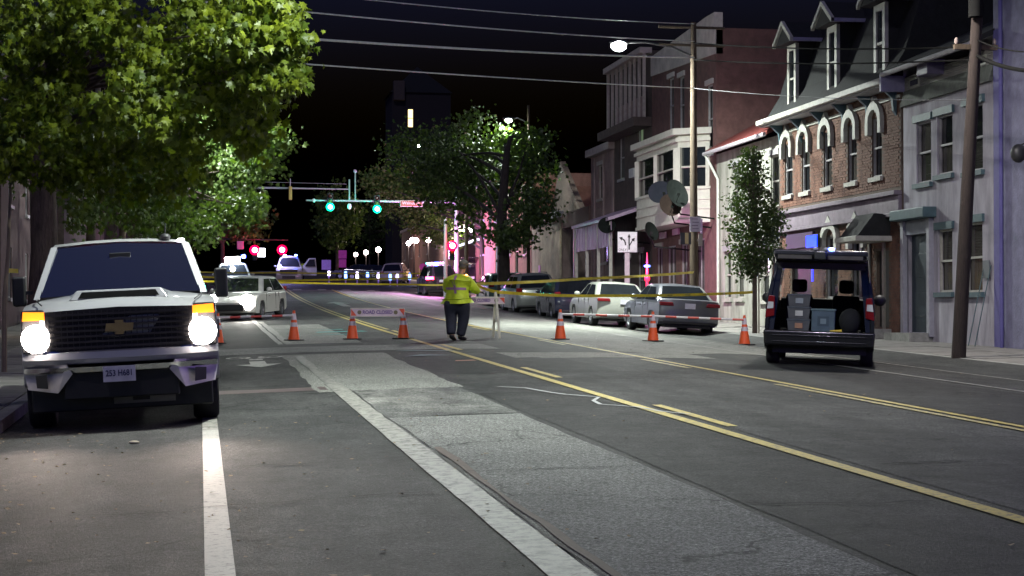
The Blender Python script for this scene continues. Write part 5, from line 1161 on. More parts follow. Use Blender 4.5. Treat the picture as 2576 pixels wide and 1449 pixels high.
# ground floor of the brick house: porch canopy, doors, blue glowing panel
yp = FY(2208); MB().box(XF-1.0, XF, yp-1.05, yp+.55, 3.42, 3.56).build('porch_canopy', trimw, bh, world=True, bevel=.02)
MB().prism([(XF-.9, yp-.95, 3.57), (XF, yp-.95, 3.57), (XF, yp-.95, 4.1), (XF-.45, yp-.95, 4.15)], (0, 1.35, 0)).build('canopy_roof', slate, bh, world=True)
MB().box(XF-.05, XF+.0, FY(2170)-.05, FY(2170)+.12, gbase(yc_), 4.2).build('pilaster', mat('pilaster_dark', (.05, .03, .035), .6), bh, world=True)
MB().box(XF+.09, XF+.14, pdoor[0], pdoor[1], pdoor[2], pdoor[3]).build('door', mat('door_black', (.015, .015, .018), .4), bh, world=True)
MB().box(XF+.09, XF+.14, FY(2040), FY(1992), gbase(yc_)+.3, 3.5).build('shop_door', mat('door_black', (.015, .015, .018), .4), bh, world=True)
MB().box(XF-.10, XF-.0, FY(2052), FY(1985), 3.52, 3.95).build('shop_sign', mat('shop_sign_plum', (.05, .035, .07), .5), bh, world=True)
MB().box(XF-.9, XF, yp-1.0, yp+.5, gbase(yc_)-.2, gbase(yc_)+.3).build('doorstep', m_kerb, bh, world=True)
for s in (-.55, .5): MB().box(XF-.07, XF-.02, yp+s-.07, yp+s+.07, gbase(yc_)+.2, 3.4).build('door_casing', mat('casing_olive', (.16, .15, .12), .6), bh, world=True)
MB().box(XF-.06, XF-.04, FY(2187)-.1, FY(2187)+.1, 2.4, 3.0).build('violet_notice', mat('notice_violet', (.32, .16, .60), .5), bh, world=True)
p = onX(2045, 607, XF-.25); bs = thing('blue_glow_panel', 'glowing square blue panel on the brick front above the black van', 'lit sign', p)
MB().box(-.03, .05, -.50, .50, -.20, .20).build('panel_frame', dark, bs, bevel=.02); MB().box(-.045, -.031, -.47, .47, -.17, .17).build('panel_glow', glow('panel_blue', (.0, .02, 1), 2.2), bs)  # blue glow of unknown origin, modelled as a glowing panel
MB().box(-.045, -.02, -.10, .02, -1.15, -.78).build('lower_strip', glow('panel_blue', (.0, .02, 1), 2.2), bs)
# --- small pale house behind the slim tree
ye, yf = yd+.06, FY(1803)
ph = thing('pale_house', 'low pale house with a reddish roof and pink lit gutter behind the slim street tree', 'house', (XF, (ye+yf)/2, gbase(ye)))
zph = FZ(1940, 345); palew = mat('pale_plaster', (.24, .24, .20), .85, 0, .35, 1.6, .3, bscale=18, stretch=(1, 1.6, .4), col2=(.32, .32, .28))
pw_ = [(FY(1950), 4.9, .8, 1.6), (FY(1850), 4.9, .8, 1.6), (FY(1862), 2.1, .8, 1.6), (FY(1832), 2.1, .7, 1.6), (FY(1925), 2.0, .8, 1.6)]
facade(MB(), XF, ye, yf, gbase(ye)-.3, zph, [(y-w/2, y+w/2, z, z+h) for y, z, w, h in pw_]).build('wall', palew, ph, world=True); shell(ph, XF, ye, yf, gbase(ye)-.3, zph, 7, palew)
for (y, z, w, h) in pw_: window(ph, XF, y, z, w, h, trimw, None, trimw, trimg)
MB().prism([(XF-.4, ye, zph), (XF-.4, ye, zph+.12), (XF+3.5, ye, zph+2.2), (XF+3.5, ye, zph+2.0)], (0, yf-ye, 0)).build('roof', mat('red_tin_roof', (.16, .035, .03), .6, 0, .3, 3), ph, world=True)
MB().tube([(XF-.45, ye+.05, zph+.02), (XF-.45, yf, zph+.0)], .07, 8).build('gutter', mat('gutter_pale', (.5, .45, .5), .35), ph, smooth=True, world=True)
MB().tube([(XF-.45, yf-.1, zph), (XF-.08, yf-.45, zph-.9), (XF-.08, yf-.45, gbase(ye))], .05, 8).build('downpipe', mat('pipe_white', (.55, .55, .5), .5), ph, smooth=True, world=True)
# --- house with white bay and parapet gable
yg, yh = yf+.02, FY(1641)
bw = thing('bay_window_house', 'tall dark brick house with a white two window bay and a pale gable on top', 'house', (XF, (yg+yh)/2, gbase(yg)))
brd = mat('brick_plum', (.12, .06, .055), .85, 0, .3, 3, .5, bscale=30); zb0 = gbase(yg)-.2; z3 = FZ(1700, 100)-.4
uw = [(FY(1787), FZ(1787, 385), .7, 2.4), (FY(1716), FZ(1716, 335), .7, 2.1), (FY(1690), FZ(1690, 335), .7, 2.1)]
gw = [(FY(1760), gbase(yg)+.5, 1.3, 2.5), (FY(1722), gbase(yg)+.2, .9, 2.7), (FY(1690), gbase(yg)+.5, 1.2, 2.4), (FY(1660), gbase(yg)+.2, .9, 2.7)]
facade(MB(), XF, yg, yh, zb0, z3, [(y-w/2, y+w/2, z, z+h) for y, z, w, h in uw+gw]).build('wall', brd, bw, world=True); shell(bw, XF, yg, yh, zb0, z3, 9, brd)
for (y, z, w, h) in uw: window(bw, XF, y, z, w, h, trimg, None, trimg, mat('lintel_pale', (.45, .42, .40), .7))
for k, (y, z, w, h) in enumerate(gw): window(bw, XF, y, z, w, h, mat('shop_frame', (.30, .26, .28), .5), None, None, trimw if k % 2 else None, mid=False, mun=1)
zg1 = FZ(1785, 40); pg = mat('gable_plaster', (.42, .38, .36), .8, 0, .25, 2)
MB().prism([(XF-.06, yg, z3-.9), (XF-.06, yg, zg1), (XF-.06, yg+1.2, zg1), (XF-.06, yh, z3+.25), (XF-.06, yh, z3-.5)], (.3, 0, 0)).build('parapet_gable', pg, bw, world=True)
for k in range(8): MB().box(XF-.06, XF-.0, yg+.2, yh-.2, gbase(yg)+.02+k*.0, gbase(yg)+.05).build('plinth', trimg, bw, world=True) if k == 0 else None
# the bay: three faces
bayw = mat('bay_white', (.52, .50, .44), .55, 0, .12, 4)
by0, by1 = FY(1786), FY(1650); xb = XF-.95; zb1, zb2_ = FZ(1700, 560, xb)+.1, FZ(1700, 335, xb)
zw0, zw1 = zb1+1.15, zb2_-.55
ringo = [(XF, by0), (xb, by0+.75), (xb, by1-.75), (XF, by1)]
bay = MB()
for i in range(3):
    (xa_, ya_), (xc, yc2) = ringo[i], ringo[i+1]; bay.quad((xa_, ya_, zb1), (xc, yc2, zb1), (xc, yc2, zw0), (xa_, ya_, zw0)); bay.quad((xa_, ya_, zw1), (xc, yc2, zw1), (xc, yc2, zb2_), (xa_, ya_, zb2_))
bay.poly([(x, y, zb1) for x, y in ringo]); bay.poly([(x, y, zb2_) for x, y in ringo]); bo_ = bay.build('bay', bayw, bw, world=True)
for i, nwin in ((0, 1), (1, 2), (2, 1)):
    a, c = Vector((*ringo[i], 0)), Vector((*ringo[i+1], 0)); nn = Vector((-(c-a).y, (c-a).x, 0)).normalized()*(-1 if False else 1)
    if nn.x > 0: nn = -nn
    for k in range(nwin+1):
        q = a.lerp(c, min(max(k/nwin, .04), .96)); MB().tube([(q.x, q.y, zw0-.01), (q.x, q.y, zw1+.01)], .11, 4).build('bay_post', bayw, bo_, world=True)
    for k in range(nwin):
        q0, q1 = a.lerp(c, k/nwin), a.lerp(c, (k+1)/nwin); i_ = -nn*.08
        MB().quad((q0.x+i_.x, q0.y+i_.y, zw0), (q1.x+i_.x, q1.y+i_.y, zw0), (q1.x+i_.x, q1.y+i_.y, zw1), (q0.x+i_.x, q0.y+i_.y, zw1)).build('bay_pane', glassdark, bo_, world=True)
        zm = (zw0+zw1)/2; MB().tube([(q0.x, q0.y, zm), (q1.x, q1.y, zm)], .035, 4).build('sash_rail', bayw, bo_, world=True)
def ring(z0_, z1_, e, nm):
    r2 = [(XF, by0-e), (xb-e, by0+.75-e*.5), (xb-e, by1-.75+e*.5), (XF, by1+e)]; MB().prism([(x, y, z0_) for x, y in r2], (0, 0, z1_-z0_)).build(nm, bayw, bo_, world=True)
ring(zb2_-.1, zb2_+.12, .22, 'bay_cornice'); ring(zb2_-.34, zb2_-.22, .1, 'bay_cornice'); ring(zw0-.1, zw0-.0, .07, 'bay_sill'); ring(zb1-.12, zb1+.0, .05, 'bay_base'); ring(zb1+.35, zb1+.42, .035, 'bay_moulding'); ring(zb1+.68, zb1+.74, .035, 'bay_moulding')
for k, (px, py) in enumerate(((1672, 592), (1705, 583))): MB().box(XF-.1, XF-.04, FY(px)-.45, FY(px)+.45, FZ(px, py+8), FZ(px, py-8)).build('shop_sign', mat('sign_pink%d' % k, (.6, .35, .5) if k else (.5, .45, .48), .5), bw, world=True)
# --- tall porch house with slatted upper gallery and metal siding below, pink police light put into its colour
yi, yj = yh+.02, FY(1546)
pc_ = thing('gallery_house', 'dark tall house with pale gallery posts above and pink lit metal siding on its porch', 'house', (XF, (yi+yj)/2, gbase(yi)))
z4 = FZ(1600, 150); brk2 = mat('brick_dark', (.07, .05, .045), .9, 0, .3, 3)
mw_ = [(FY(1612), FZ(1612, 420), .9, 1.7), (FY(1565), FZ(1565, 450), .9, 1.8), (FY(1612), gbase(yi)+.3, .9, 2.3), (FY(1580), gbase(yi)+.9, .9, 1.5)]
facade(MB(), XF, yi, yj, gbase(yi)-.3, z4, [(y-w/2, y+w/2, z, z+h) for y, z, w, h in mw_]).build('wall', brk2, pc_, world=True); shell(pc_, XF, yi, yj, gbase(yi)-.3, z4, 9, brk2)
for k, (y, z, w, h) in enumerate(mw_): window(pc_, XF, y, z, w, h, trimg, glow('curtain_glimmer', (.25, .35, .2), .12) if k == 0 else None, trimg, trimg)
zf_ = FZ(1600, 312); post_m = mat('gallery_post', (.34, .29, .27), .7, 0, .2)
for k in range(9):
    y = yi+.1+(yj-yi-.2)*k/8; MB().box(XF-.35, XF-.24, y-.055, y+.055, zf_, z4-.1).build('gallery_post', post_m, pc_, world=True)
MB().box(XF-.75, XF-.01, yi, yj, zf_-.35, zf_).build('gallery_floor', brk2, pc_, world=True); MB().box(XF-.5, XF, yi, yj, z4-.1, z4+.12).build('roof_edge', post_m, pc_, world=True)
MB().box(XF-.26, XF-.2, yi+.6, yj-1.5, zf_+.02, zf_+.9).build('gallery_panel', mat('panel_pinkish', (.25, .18, .17), .8), pc_, world=True)
MB().box(XF-.35, XF+.1, FY(1608)-.35, FY(1608)+.35, FZ(1608, 447), FZ(1608, 424)).build('air_conditioner', mat('ac_white', (.42, .42, .42), .5), pc_, world=True, bevel=.02)
xp = XF-1.7; zp0, zp1 = FZ(1600, 535, xp)+.25, 0
zro = FZ(1580, 545, xp); pinks = mat('metal_siding_pink_lit', (.42, .28, .42), .45, .2, .12, 3)  # pink police light put into the colour of siding and roof
MB().prism([(xp-.15, yi-.3, zro), (xp-.15, yi-.3, zro+.12), (XF, yi-.3, zro+.75), (XF, yi-.3, zro+.6)], (0, yj-yi+.5, 0)).build('porch_roof', mat('metal_roof_pink_lit', (.5, .36, .5), .35, .3), pc_, world=True)
n_ = 26
for k in range(n_):
    y = yi-.1+(yj-yi+.1)*k/n_; MB().box(xp+(.0 if k % 2 else .018), xp+.04, y, y+(yj-yi+.1)/n_-.012, zro-1.0, zro-.005).build('siding_board', pinks, pc_, world=True)
for k in range(4):
    y = yi+.1+(yj-yi)*k/3; MB().box(xp-.02, xp+.1, y-.05, y+.05, gbase(yi)-.1, zro-.02).build('porch_post', mat('post_white', (.5, .47, .42), .6), pc_, world=True)
for k in range(11):
    y = yi+.3+(yj-yi-.5)*k/10; MB().box(xp+.03, xp+.07, y-.025, y+.025, gbase(yi), gbase(yi)+.95).build('baluster', mat('post_white', (.5, .47, .42), .6), pc_, world=True)
# --- narrow plum facade, dark gap with beam, beige wall building, facades beyond
def plain(name, label, pa, pb, ptop, m, wl_, trim=trimg, cat='house', lit=None, X=XF, depth=8, corn=True, sgn=1):
    a, c = FY(pa, X), FY(pb, X); z1 = FZ((pa+pb)/2, ptop, X); t = thing(name, label, cat, (X, (a+c)/2, gbase(a)))
    W_ = []
    for (px, top, bot, w) in wl_: W_.append((FY(px, X), FZ(px, bot, X), w, FZ(px, top, X)-FZ(px, bot, X)))
    facade(MB(), X, a, c, gbase(a)-.4, z1, [(y-w/2, y+w/2, z, z+h) for y, z, w, h in W_]).build('wall', m, t, world=True); shell(t, X, a, c, gbase(a)-.4, z1, depth, m)
    for k, (y, z, w, h) in enumerate(W_): window(t, X, y, z, w, h, trim, lit if lit and k == 0 else None, trim, trim)
    if corn: MB().box(X-.28, X+.05, a-.02, c+.02, z1-.25, z1+.08).build('cornice', trim, t, world=True, bevel=.02)
    return t, a, c, z1
plum = mat('plum_plaster', (.24, .16, .15), .85, 0, .3, 2, .3)
t, a, c, z1 = plain('narrow_house', 'narrow plum coloured house left of the pink lit siding porch', 1546, 1487, 372, plum, [(1520, 560, 660, 1.4), (1512, 415, 500, 1.0)], post_m)
for k in range(3): MB().box(XF-.05, XF+.0, a+.1+k*1.9, a+.32+k*1.9, gbase(a), z1-.3).build('pilaster', mat('pilaster_pink', (.30, .22, .21), .8), t, world=True)
ygp, ygq = FY(1487), FY(1418)
cp = thing('carport_gate', 'dark open passage under a heavy beam between the beige wall and the plum house', 'passage', (XF, (ygp+ygq)/2, gbase(ygp)))
MB().box(XF-.1, XF+.3, ygp+.05, ygq-.05, FZ(1450, 568), FZ(1450, 528)).build('beam', mat('beam_brown', (.10, .06, .05), .8), cp, world=True)
MB().box(XF-.08, XF+.08, FY(1447)-.09, FY(1447)+.09, gbase(ygp)-.1, FZ(1450, 568)-.003).build('post', galv, cp, world=True)
MB().box(XF+6, XF+6.2, ygp-1, ygq+1, gbase(ygp)-.2, 6).build('back_wall', brk2, cp, world=True)
beige = mat('beige_wall', (.32, .24, .21), .85, 0, .35, 1.2, .4, bscale=12, col2=(.36, .28, .22))
t, a, c, z1 = plain('beige_building', 'low beige building with a stained blank wall beyond the parked silver suv', 1415, 1338, 545, beige, [], trimg)
MB().box(XF-.05, XF-.02, a, a+.5, gbase(a), z1-.3).build('quoin_strip', mat('stain_ochre', (.30, .24, .15), .85, 0, .4, 5), t, world=True)
MB().box(XF-.03, XF-.01, FY(1358)-.25, FY(1358)+.25, 3.2, 4.2).build('pink_poster', mat('poster_pink', (.62, .25, .6), .5), t, world=True)
MB().prism([(XF+1, a+.2, z1), (XF+1, c, z1), (XF+1, (a+c)/2+1.5, z1+3.0)], (.3, 0, 0)).build('rear_gable', mat('gable_brown', (.10, .07, .055), .9, 0, .3), t, world=True)
t, a, c, z1 = plain('brick_shop', 'orange brick building behind the thick tree trunk', 1337, 1268, 480, mat('brick_orange', (.26, .12, .08), .85, 0, .3, 3, .4, bscale=25), [(1320, 560, 640, 1.0), (1300, 575, 690, 1.0), (1283, 560, 640, 1.0)], trimw)
t, a, c, z1 = plain('brick_shop', 'farther orange brick building between the two dark tree trunks', 1267, 1196, 450, mat('brick_salmon', (.32, .17, .12), .85, 0, .3, 3, .4, bscale=25), [(1250, 560, 690, 1.2), (1233, 530, 600, 1.2), (1215, 560, 640, 1.2)], mat('trim_bluegrey', (.28, .34, .42), .5))
# beyond the crossroads
Xn = XF+.5
def far(name, label, u, Y0, Y1, h, m, nwin, litm=None, sgn=1, floors=2, cat='building', warm=()):
    X = u+bend((Y0+Y1)/2); t = thing(name, label, cat, (X, (Y0+Y1)/2, gz(X, Y0))); zb3 = gz(X, Y0)-.4; z1 = zb3+h; W_ = []
    for f in range(floors):
        for k in range(nwin): W_.append((Y0+(Y1-Y0)*(k+.5)/nwin, zb3+1.2+f*3.1, 1.0, 1.7))
    facade(MB(), X, Y0, Y1, zb3, z1, [(y-w/2, y+w/2, z, z+hh_) for y, z, w, hh_ in W_], sgn=sgn).build('wall', m, t, world=True); shell(t, X, Y0, Y1, zb3, z1, 9, m, sgn=sgn)
    for k, (y, z, w, hh_) in enumerate(W_): window(t, X, y, z, w, hh_, trimg, litm if k in warm else None, trimg, sgn=sgn)
    MB().box(*sorted((X-sgn*.25, X+sgn*.05)), Y0, Y1, z1-.25, z1+.08).build('cornice', trimg, t, world=True)
    return t
wwin = glow('window_warm', (1, .55, .25), 1.6)
far('corner_shop', 'corner shop with warm lit windows beyond the right side of the crossroads', 20.5, 138, 158, 8, mat('brick_far', (.2, .1, .08), .9), 5, wwin, warm=(0, 1, 3))
far('row_building', 'brick row building beyond the corner shop', 22, 159, 190, 9, mat('brick_far2', (.15, .1, .09), .9), 6, wwin, warm=(1, 2))
far('row_building', 'farthest row building on the right side of the street', 24, 192, 260, 8.5, mat('brick_far3', (.17, .09, .07), .9), 8, wwin, warm=(0, 3, 5))
# tower with one lit window
X, Y = XY(1048, 14); zt3 = P3(1040, 232, 14).z
tw = thing('tower_building', 'dark tall tower with one lit window above the trees', 'tower', (X, Y, gz(X, Y)))
ht = zt3-tw.location.z; brt = mat('tower_stone', (.02, .017, .02), .9)
MB().box(-4.4, 6.2, 0, 12, 0, ht).build('wall', brt, tw); MB().add([(-4.8, -.3, ht), (6.5, -.3, ht), (6.5, 12.3, ht), (-4.8, 12.3, ht), (.8, 6, ht+5.5)], [(0, 1, 4), (1, 2, 4), (2, 3, 4), (3, 0, 4)]).build('roof', slate, tw)
MB().box(-4.2, -2.2, -.8, .8, ht-1.5, ht+2).build('turret', mat('turret_pale', (.07, .055, .05), .8), tw, bevel=.1)
q = P3(1033, 297, 14)-tw.location; f = MB().box(q.x-.5, q.x+.5, -.06, -.01, q.z-1.7, q.z+1.7).build('window', trimg, tw); MB().box(q.x-.4, q.x+.4, -.09, -.065, q.z-1.55, q.z-.08).build('pane', glow('window_yellow', (1, .72, .25), 1.6), f); MB().box(q.x-.4, q.x+.4, -.09, -.065, q.z+.08, q.z+1.55).build('pane', glow('window_yellow', (1, .72, .25), 1.6), f)
# lit shop awning under the globe cluster
X, Y = XY(1185, 39.5); aw_ = thing('shop_awning', 'lit white edged shop awning below the large cluster of globes', 'awning', (X, Y, gz(X, Y)))
MB().prism([(-.9, -1, 2.9), (1.2, -1, 3.6), (1.2, -1, 3.75), (-.9, -1, 3.05)], (0, 2.2, 0)).build('canopy', glow('awning_edge', (.75, .8, 1), .7), aw_); MB().box(1.0, 1.15, -1, -.85, 0, 3.5).build('lit_post', glow('post_orange', (1, .45, .3), 1.0), aw_)
# left side of the street
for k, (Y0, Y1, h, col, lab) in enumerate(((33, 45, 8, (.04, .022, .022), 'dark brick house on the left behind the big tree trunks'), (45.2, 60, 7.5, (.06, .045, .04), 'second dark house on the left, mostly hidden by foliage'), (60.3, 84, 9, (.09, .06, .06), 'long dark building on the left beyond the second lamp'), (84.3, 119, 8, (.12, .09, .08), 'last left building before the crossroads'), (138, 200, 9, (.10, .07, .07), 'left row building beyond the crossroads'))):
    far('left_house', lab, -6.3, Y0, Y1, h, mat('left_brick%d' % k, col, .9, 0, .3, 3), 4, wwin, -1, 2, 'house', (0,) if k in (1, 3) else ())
# satellite dishes
grm = mat('dish_grey_green', (.03, .036, .034), .95, 0, .2, spec=.05); dkm = mat('dish_dark', (.012, .014, .013), .95, spec=.05)
for (px, py, xo, r, m, tilt, lab) in ((1697, 490, -1.5, .50, grm, .5, 'largest grey green satellite dish in front of the white bay'), (1662, 487, -1.35, .42, mat('dish_blue_grey', (.024, .026, .036), .95, spec=.05), -.5, 'blue grey satellite dish overlapping the largest one'), (1683, 520, -1.6, .40, mat('dish_brownish', (.04, .028, .024), .95, spec=.05), .1, 'brownish satellite dish lowest of the three at the bay'),
                             (1632, 585, -2.0, .34, dkm, .6, 'dark dish left of the shop doors at the pink lit siding'), (1527, 570, -1.8, .34, dkm, -.3, 'dark dish at the left corner of the pink lit siding porch')):
    p = onX(px, py, XF+xo); t = thing('satellite_dish', lab, 'satellite dish', p, 0, 'satellite dishes on the right houses')
    d = MB().lathe([(.001, 0), (r*.5, -.03), (r*.85, -.09), (r, -.14), (r+.01, -.15), (r*.85, -.12), (r*.5, -.06), (.001, -.03)], (0, 0, 0), 20, 'y').build('dish', m, t, True); d.rotation_euler = (radians(-20), radians(8), tilt)
    MB().tube([(0, .03, 0), (.25, .2, -r-.15), (-xo-.02, .25, -r-.3)], .03, 6).build('mount_arm', dkm, t, True)
    MB().tube([(0, -.05, -r*.8), (0, -r*1.1, -.05)], .012, 6).build('feed_arm', dkm, t, True); MB().cbox((0, -r*1.1, -.02), (.08, .1, .08)).build('feed_horn', dkm, t)
# bins and kiosk near the gap, red marker post
X, Y = XY(1490, 59); t = thing('recycling_bin', 'dark litter bin with a white notice near the beam passage', 'litter bin', (15.9, Y, gz(15.9, Y)))
MB().box(-.28, .28, -.28, .28, 0, 1.0).build('bin_body', dark, t, bevel=.04); MB().box(-.3, .3, -.3, .3, 1.0, 1.12).build('lid', mat('bin_lid_tan', (.3, .22, .1), .6), t, bevel=.04); MB().box(-.12, .12, -.30, -.285, .45, .85).build('notice', mat('notice_white', (.6, .6, .6), .6), t)
X, Y = XY(1645, 72); t = thing('red_marker_post', 'red post with a glowing red spot and a tiny blue one behind the cream sedan', 'marker post', (15.4, Y, gz(15.4, Y)))
MB().tube([(0, 0, 0), (0, 0, 1.0)], .09, 8).build('post', mat('post_red', (.35, .02, .05), .5), t, True); MB().ball((0, 0, 1.5), .10, 8, (1, 1, 1.3)).build('red_glow_spot', glow('glow_spot_red', (1, .02, .06), 1.4), t, True); MB().ball((0, 0, 1.93), .1, 8, (1.2, 1, .5)).build('blue_glow_spot', glow('glow_spot_blue', (.05, .08, 1), 6), t, True); MB().tube([(0, 0, 1.0), (0, 0, 2.4)], [.07, .02], 8).build('red_cone', mat('post_red', (.35, .02, .05), .5), t, True); lamp('pink_tint_light', 'POINT', (-.25, -.3, 1.9), 70, (1, .28, .75), .15, t)  # unclear red and blue glow; pink light added to tint nearby fronts
# ================================================================= TREES
MAPLE = [(0, -.02), (.16, .06), (.42, .02), (.30, .22), (.52, .42), (.27, .42), (.22, .62), (.10, .52), (0, .95), (-.10, .52), (-.22, .62), (-.27, .42), (-.52, .42), (-.30, .22), (-.42, .02), (-.16, .06)]
OVAL = [(0, 0), (.22, .2), (.27, .5), (0, 1), (-.27, .5), (-.22, .2)]
def leaf_geo(rr, size, shape):
    n = len(shape); s = size*rr.uniform(.5, 1.4); fold = rr.uniform(.1, .45)
    v = [(x*s, y*s, -abs(x)*s*fold-y*y*s*.18) for x, y in shape]; return v, [tuple([n]+[i, (i+1) % n]) for i in range(n)], (0, .35*s, 0)
def crown(par, blobs, n, size, m, shape, seed, droop=.7, singles=0, clump=.22, name='crown', cpb=60, face=(0, -1, .2)):
    rr = random.Random(seed); tot = sum(b[2] for b in blobs); cl = []
    for (c, r, w) in blobs:
        for k in range(int(cpb*w)):
            d = Vector((rr.gauss(0, 1), rr.gauss(0, 1), rr.gauss(0, 1))).normalized()*rr.random()**.42
            cl.append(Vector((c[0]+d.x*r[0], c[1]+d.y*r[1], c[2]+d.z*r[2])))
    lv = []
    for i in range(n):
        c = rr.choice(cl); p = c+Vector((rr.gauss(0, clump), rr.gauss(0, clump), rr.gauss(0, clump*.8)))
        if p.z < .4: continue
        lv.append(p)
    o0 = origin(par); camv = CAM-Vector(o0)
    base = list(range(len(lv)))
    if singles: base.sort(key=lambda i: (lv[i]-camv).length); base = base[::]; near = set(base[:int(len(base)*.2)]); near = set(rr.sample(sorted(near), min(singles, len(near))))
    else: near = set()
    V = []; F = []; meshes = []
    if singles:
        for k in range(6):
            v, f, mid = leaf_geo(rr, size, shape); me = bpy.data.meshes.new('leaf'); me.from_pydata(v+[mid], [], f); me.materials.append(m); meshes.append(me)
    for i, p in enumerate(lv):
        tip = Vector((rr.gauss(0, .5), rr.gauss(0, .5), -droop+rr.gauss(0, .35))).normalized()
        nrm = Vector((rr.gauss(face[0], .8), rr.gauss(face[1], .8), rr.gauss(face[2]+.3, .6))).normalized()
        sdx = tip.cross(nrm)
        if sdx.length < .1: sdx = Vector((1, 0, 0))
        sdx.normalize(); nrm = sdx.cross(tip)
        M = Matrix((sdx, tip, nrm)).transposed()
        if i in near:
            o = bpy.data.objects.new('leaf', rr.choice(meshes)); C.objects.link(o); o.parent = par; o.matrix_local = Matrix.Translation(p) @ M.to_4x4(); continue
        v, f, mid = leaf_geo(rr, size, shape); b0 = len(V)
        V += [tuple(p+M @ Vector(q)) for q in v+[mid]]
        F += [tuple(j+b0 for j in q) for q in f]
    me = bpy.data.meshes.new(name); me.from_pydata(V, [], F); me.materials.append(m); o = bpy.data.objects.new(name, me); C.objects.link(o); o.parent = par
    if singles: o['kind'] = 'stuff'
    return cl
def limbs(par, trunkpts, rads, cl, n, seed, r=.05, m=None):
    rr = random.Random(seed); b = MB().tube(trunkpts, rads, 14)
    if True:
        t = b.build('trunk', m or bark, par, True, 60)
    for k in range(n):
        c = rr.choice(cl); f = rr.uniform(.45, .98); i = f*(len(trunkpts)-1); a = Vector(trunkpts[int(i)]).lerp(Vector(trunkpts[min(int(i)+1, len(trunkpts)-1)]), i-int(i))
        if c.z < a.z-1.2: continue
        mid = a.lerp(c, .5)+Vector((rr.gauss(0, .15), rr.gauss(0, .15), .25))
        MB().tube([a, a.lerp(mid, .5)+Vector((0, 0, .1)), mid, mid.lerp(c, .6), c], [r*1.6, r*1.2, r, r*.6, r*.25], 6).build('branch', m or bark, par, True)
def tree(name, label, X, Y, group=None):
    return thing(name, label, 'tree', (X, Y, gz(X, Y)), 0, group)
mapleA = leafmat('maple_leaf', (.045, .075, .008), (.16, .20, .012)); mapleB = leafmat('maple_leaf_far', (.035, .07, .014), (.10, .15, .03), .25); ovalm = leafmat('pear_leaf', (.03, .055, .018), (.07, .10, .03), .2)
# big maple at the left, crown reaching over the parking lane
X, Y = XY(105, 130); t = tree('maple_tree', 'big maple on the left, its lamp lit crown hanging over the white pickup', X, Y)
LP = lambda px, py, s: tuple(P3(px, py, s)-t.location)
B = [(LP(120, 60, 165), (1.5, 3.5, 1.3), 2.0), (LP(90, 300, 160), (1.2, 2.6, .95), 1.5), (LP(380, 110, 172), (1.2, 2.6, 1.15), 2.0), (LP(600, 90, 178), (.85, 1.8, .75), 1.6), (LP(695, 60, 182), (.42, .9, .5), .9), (LP(680, 180, 182), (.42, .9, .34), .7), (LP(420, 300, 172), (.95, 2.0, .6), 1.4),
     (LP(610, 270, 176), (.42, 1.1, .36), .6), (LP(215, 400, 160), (.5, 1.8, .45), .7), (LP(370, 420, 150), (.8, 2.0, .45), .8), (LP(20, 400, 158), (.35, 1.2, .5), .4), (LP(640, 340, 168), (.4, 1, .25), .35), (LP(250, -60, 170), (3.2, 3.2, 1.2), 2.2)]
cl = crown(t, B, 13500, .142, mapleA, MAPLE, 21, .8, 300, .135, cpb=25)
limbs(t, [(0, 0, -.2), (.05, 0, 2), (.0, -.1, 4), (.2, -1, 6), (.6, -2.5, 7.6)], [.34, .26, .24, .19, .1], cl, 70, 5, .035)
# trees further along the left kerb
X, Y = XY(228, 89); t = tree('maple_tree', 'slender maple with a pale grey trunk just behind the big left maple', X, Y, 'trees along the left pavement')
B = [(LP(230, 380, 92), (2.2, 2.2, 1.6), 2), (LP(60, 300, 92), (1.5, 2, 1.5), 1.2), (LP(350, 500, 88), (1.1, 1.8, .9), 1), (LP(215, 520, 95), (.5, 1.5, .5), .4)]
cl = crown(t, B, 5200, .17, mapleB, MAPLE, 22, .8, 0, .28); limbs(t, [(0, 0, -.2), (0, 0, 2.5), (.1, 0, 5), (.2, 0, 7)], [.17, .14, .12, .07], cl, 16, 6, .04, mat('bark_grey', (.14, .12, .10), .9, 0, .4, 4, .6))
X, Y = -3.0, 64.0; t = tree('maple_tree', 'maple with a pale green patch lit by the lamp in its leaves', X, Y, 'trees along the left pavement')
B = [(LP(515, 360, 67), (1.1, 1.2, 1.6), 2.6), (LP(560, 440, 67), (1.0, 1.2, 1.1), 1.4), (LP(380, 330, 72), (1.4, 1.8, 1.8), 1.5), (LP(640, 400, 70), (1.1, 1.3, .9), 1), (LP(450, 560, 74), (1.6, 1.6, .8), 1), (LP(600, 520, 72), (1.2, 1.5, .5), .7), (LP(690, 350, 70), (.6, 1, .5), .4)]
cl = crown(t, B, 9000, .19, mapleB, MAPLE, 23, .6, 0, .28); limbs(t, [(0, 0, -.2), (0, 0, 3), (.5, 0, 5.5), (1.2, 0, 8)], [.22, .18, .14, .07], cl, 22, 7, .05)
for k, (yy, lab) in enumerate(((90, 'dark leafy tree on the left pavement before the crossroads'), (108, 'last dark leafy tree on the left before the crossroads'))):
    t = tree('maple_tree', lab, -3.2, yy, 'trees along the left pavement'); s_ = 4600/(yy*.986)
    B = [((.5, 0, 6.2), (3.2, 3, 2.4), 3), ((2.0, -.5, 5.0), (2.4, 2, 1.4), 2), ((-1.5, 0, 7.5), (3, 3, 2.2), 2)]
    cl = crown(t, B, 4200, .26, mapleB, MAPLE, 30+k, .6, 0, .4); limbs(t, [(0, 0, -.2), (0, 0, 3), (.2, 0, 6)], [.2, .17, .1], cl, 14, 8+k, .06)
